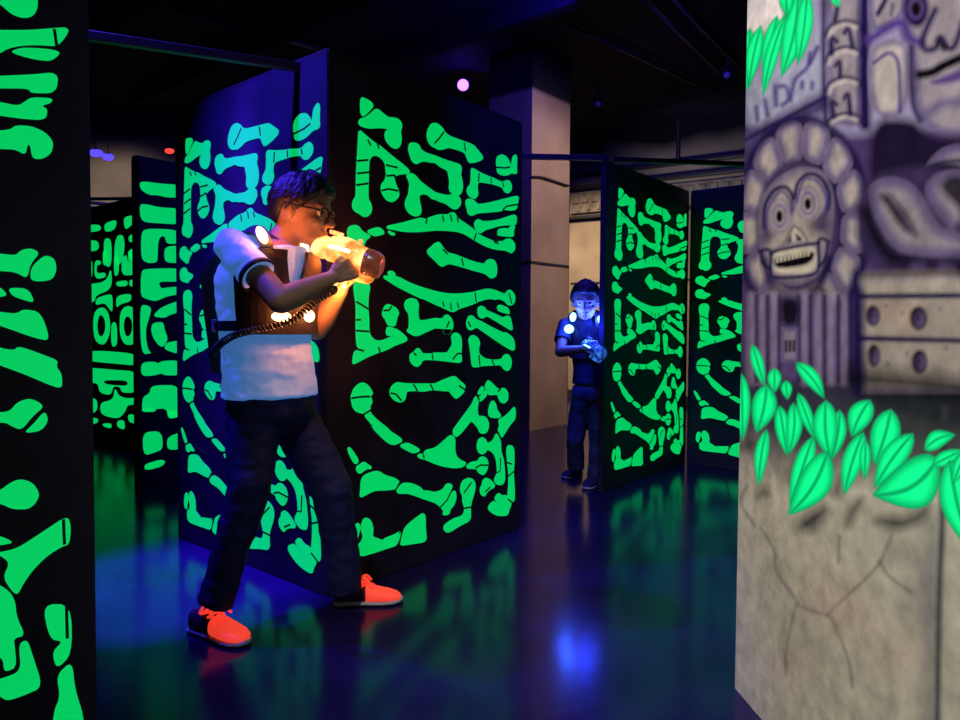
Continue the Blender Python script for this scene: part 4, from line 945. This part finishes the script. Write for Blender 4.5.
# ---- phaser in his hands
def glow_mat(name, c0, c1, e0, e1, sc):
    m = mat(name, c0, .25, coat=.6); nt = m.node_tree; b = nt.nodes['Principled BSDF']; tc = nt.nodes.new('ShaderNodeTexCoord'); n = nt.nodes.new('ShaderNodeTexNoise'); n.inputs['Scale'].default_value = sc; n.inputs['Detail'].default_value = 3
    nt.links.new(tc.outputs['Object'], n.inputs['Vector']); cr = nt.nodes.new('ShaderNodeValToRGB'); cr.color_ramp.elements[0].position = .38; cr.color_ramp.elements[1].position = .6
    cr.color_ramp.elements[0].color = c0; cr.color_ramp.elements[1].color = c1; mr = nt.nodes.new('ShaderNodeMapRange'); mr.inputs[1].default_value = .35; mr.inputs[2].default_value = .65; mr.inputs[3].default_value = e0; mr.inputs[4].default_value = e1
    nt.links.new(n.outputs['Fac'], cr.inputs[0]); nt.links.new(n.outputs['Fac'], mr.inputs[0]); nt.links.new(cr.outputs[0], b.inputs['Emission Color']); nt.links.new(mr.outputs[0], b.inputs['Emission Strength']); return m
MT['amber'] = glow_mat('amber_lit_translucent_plastic', (1,.20,.02,1), (1,.58,.18,1), .7, 2.4, 13)
MT['emberend'] = mat('smoky_red_clear_plastic', (.22,.10,.08,1), .25, emit=(1,.14,.04,1), es=.05, trans=.5)
MT['blueshell'] = glow_mat('blue_lit_plastic', (.01,.02,.4,1), (.05,.25,1,1), .03, .8, 16)
def phaser(g0, gd, up, k, label, shell, nose, hot, nm='phaser_gun'):
    sd = gd.cross(up).normalized(); up = sd.cross(gd).normalized(); rt = root(nm, g0, label, 'toy gun'); nn = 20
    def G(x, y, z): return g0 + (gd*x + sd*y + up*z)*k
    def rings(rows): return [[G(x, w*math.cos(2*PI*q/nn), zc + h*math.sin(2*PI*q/nn)) for q in range(nn)] for x, w, h, zc in rows]
    bm = bmesh.new(); loft(bm, rings([(-.012,.012,.014,0),(0,.026,.03,0),(.03,.036,.042,.004),(.045,.033,.038,.004),(.055,.038,.046,.006),(.10,.042,.052,.008),(.135,.041,.050,.006),(.145,.036,.044,.004),(.155,.040,.046,.002),(.185,.040,.046,-.004)])); mesh_obj('shell', bm, shell, rt, True)
    bm = bmesh.new(); loft(bm, rings([(.183,.041,.047,-.005),(.20,.043,.050,-.007),(.225,.042,.048,-.008),(.243,.036,.040,-.008),(.250,.022,.025,-.008),(.238,.018,.02,-.008)])); mesh_obj('muzzle', bm, nose, rt, True)
    bm = bmesh.new(); loft(bm, rings([(.105,.014,.012,-.062),(.12,.02,.016,-.060),(.17,.024,.018,-.062),(.215,.022,.018,-.060),(.228,.012,.01,-.056)])); mesh_obj('foregrip', bm, shell, rt, True)
    bm = bmesh.new(); obox(bm, G(.085,0,-.078), (gd*.94 + up*.35), sd, (up*.94 - gd*.35), .036*k, .028*k, .10*k, .009*k); mesh_obj('handle', bm, MT['blackplastic'], rt)
    bm = bmesh.new(); tube(bm, smooth_path([G(.098,0,-.042), G(.125,0,-.05), G(.128,0,-.085), G(.095,0,-.098)]), .005*k, 6); mesh_obj('trigger_guard', bm, MT['blackplastic'], rt, True)
    bm = bmesh.new(); tube(bm, [G(.107,0,-.046), G(.112,0,-.06), G(.106,0,-.072)], .005*k, 6); mesh_obj('trigger', bm, MT['metal'], rt, True)
    bm = bmesh.new()
    bm.free()
    for s in (-1, 1): bm = bmesh.new(); tube(bm, [G(.06,s*.040,.012), G(.10,s*.044,.014), G(.135,s*.042,.012)], .006*k, 8); mesh_obj('light_strip', bm, hot, rt, True)
    bm = bmesh.new(); obox(bm, G(.15,0,.055), gd, sd, up, .014*k, .01*k, .02*k, .002*k); mesh_obj('front_sight', bm, shell, rt)
    bm = bmesh.new(); obox(bm, G(.06,0,.062), gd, sd, up, .05*k, .014*k, .014*k, .003*k); mesh_obj('rear_sight', bm, shell, rt)
    return rt, G
MT['hot'] = mat('white_hot_led_strip', (1,.8,.5,1), .3, emit=(1,.8,.5,1), es=6)
gun, GG = phaser(g0, gd, UPV, 1.05, 'glowing orange translucent phaser gun held up to the face', MT['amber'], MT['emberend'], MT['hot'])
cp = smooth_path([mtp(352, -150, .05), mtp(352, -110, .05), mtp(335, -62, .075), W(288,322,2.37), W(316,301,2.42), W(334,290,2.48), GG(.078,0,-.128)], 60)
bm = bmesh.new(); co = []; ln = 0; s = None
for i in range(len(cp)-1):
    d = (cp[i+1]-cp[i]); 
    if d.length < 1e-6: continue
    ln += d.length; d.normalize()
    if s is None: _, s, _ = frame(d)
    s = (s - d*s.dot(d)).normalized(); t = d.cross(s); ph = ln/.013*2*PI; co.append(cp[i] + (s*math.cos(ph) + t*math.sin(ph))*.011)
cs = smooth_path(co, 3) ; tube(bm, cs, .0036, 5); cd_ = mesh_obj('coiled_cord', bm, MT['blackplastic'], gun, True)
light('POINT', 'phaser_glow_near', GG(.06,-.12,-.02), (1,.17,.03), 2.2, .03); light('POINT', 'phaser_glow_top', GG(.0,-.03,.075), (1,.15,.03), 1.7, .02)
light('POINT', 'phaser_glow_low', GG(.14,.02,-.12), (1,.32,.06), 3.0, .02)
# ---- the second player by the right boards
f2 = Vector((-.35,-.94,0)).normalized(); l2 = UPV.cross(f2).normalized(); YC = 4.98
R2 = [(y, W(x, y, YC), aa, bb) for y, x, aa, bb in ((392,591,.125,.10),(375,592,.115,.095),(355,591,.118,.095),(338,588,.135,.105),(326,586,.14,.095),(318,586,.09,.07),(315,586,.05,.05))]
q = [W(565,325,4.93), W(560,352,4.80), W(582,349,4.68), W(602,325,4.98), W(598,349,4.88), W(592,352,4.66)]
hf2 = Vector((-.22,-.95,-.2)).normalized(); hl2 = UPV.cross(hf2).normalized(); hu2 = hf2.cross(hl2)
fa0, fa1 = FL(580,474), FL(564,479); fb0, fb1 = FL(598,481), FL(586,490)
gg0 = W(584,344,4.66); gdir = (W(600,352,4.50) - gg0).normalized()
def kid_leds(tp_, tn): return [(W(569,329,4.80), f2 - l2*.3, .038, .03), (W(573,317,4.85), f2 + UPV*.4, .022, .034), (W(601,319,4.86), f2 + UPV*.3, .026, .03)]
MT['kidshirt'] = mat('pale_blue_cotton', (.012,.016,.06,1), .85); MT['kidjeans'] = mat('faded_denim', (.035,.05,.13,1), .8, vary=.3, scale=14, bump=.2, bscale=200)
kid, _t = figure(dict(base=(fa0+fb0)/2, label='person lit blue in a glowing vest, standing by the right board and pillar', f=f2, l=l2, rings=R2, s=.9, hf=hf2, hl=hl2, hu=hu2, hc=W(586,300,4.93), hs=1.12,
    neck=W(586,318,4.97), neckr=.05, arms=[(q[0],q[1],q[2],(.043,.036,.025)),(q[3],q[4],q[5],(.043,.036,.025))],
    hands=[(q[2], W(592,350,4.62)-q[2], (.3,.6,.2), .9, (50,60,40), 35), (q[5], W(595,350,4.58)-q[5], (-.3,.2,.8), .9, (40,50,40), 45)],
    legs=[([W(583,396,YC), W(577,428,4.98), W(575,440,4.97), W(576,468,5.02)], [.08,.07,.062,.062]), ([W(596,396,YC), W(598,428,4.93), W(598,440,4.92), W(596,478,4.95)], [.08,.07,.062,.062])],
    feet=[(fa0,fa1),(fb0,fb1)], waist=386, jeans=MT['kidjeans'], shirt=[(384,.006),(370,.006),(355,.004),(338,.004),(326,.002),(319,.002)], shirtm=MT['kidshirt'], shoe=(MT['navy'], MT['navy']),
    hairline=[(0,24),(40,22),(60,10),(78,-12),(95,-12),(120,-20),(150,-34),(180,-40)], hairth=.022,
    vest=dict(y=(320,326,342,358), yb=370, k=.5, sx=.1, sz=.05, leds=kid_leds), led=MT['blueled'], ledcol=(.03,.09,1), ledpow=2.2))
gun2, G2 = phaser(gg0, gdir, UPV, .9, 'blue-lit phaser gun held by the distant player', MT['blueshell'], MT['blueshell'], MT['blueled'])
light('POINT', 'phaser_glow_blue', G2(.02,0,.14), (.02,.03,1), 4.5, .03)
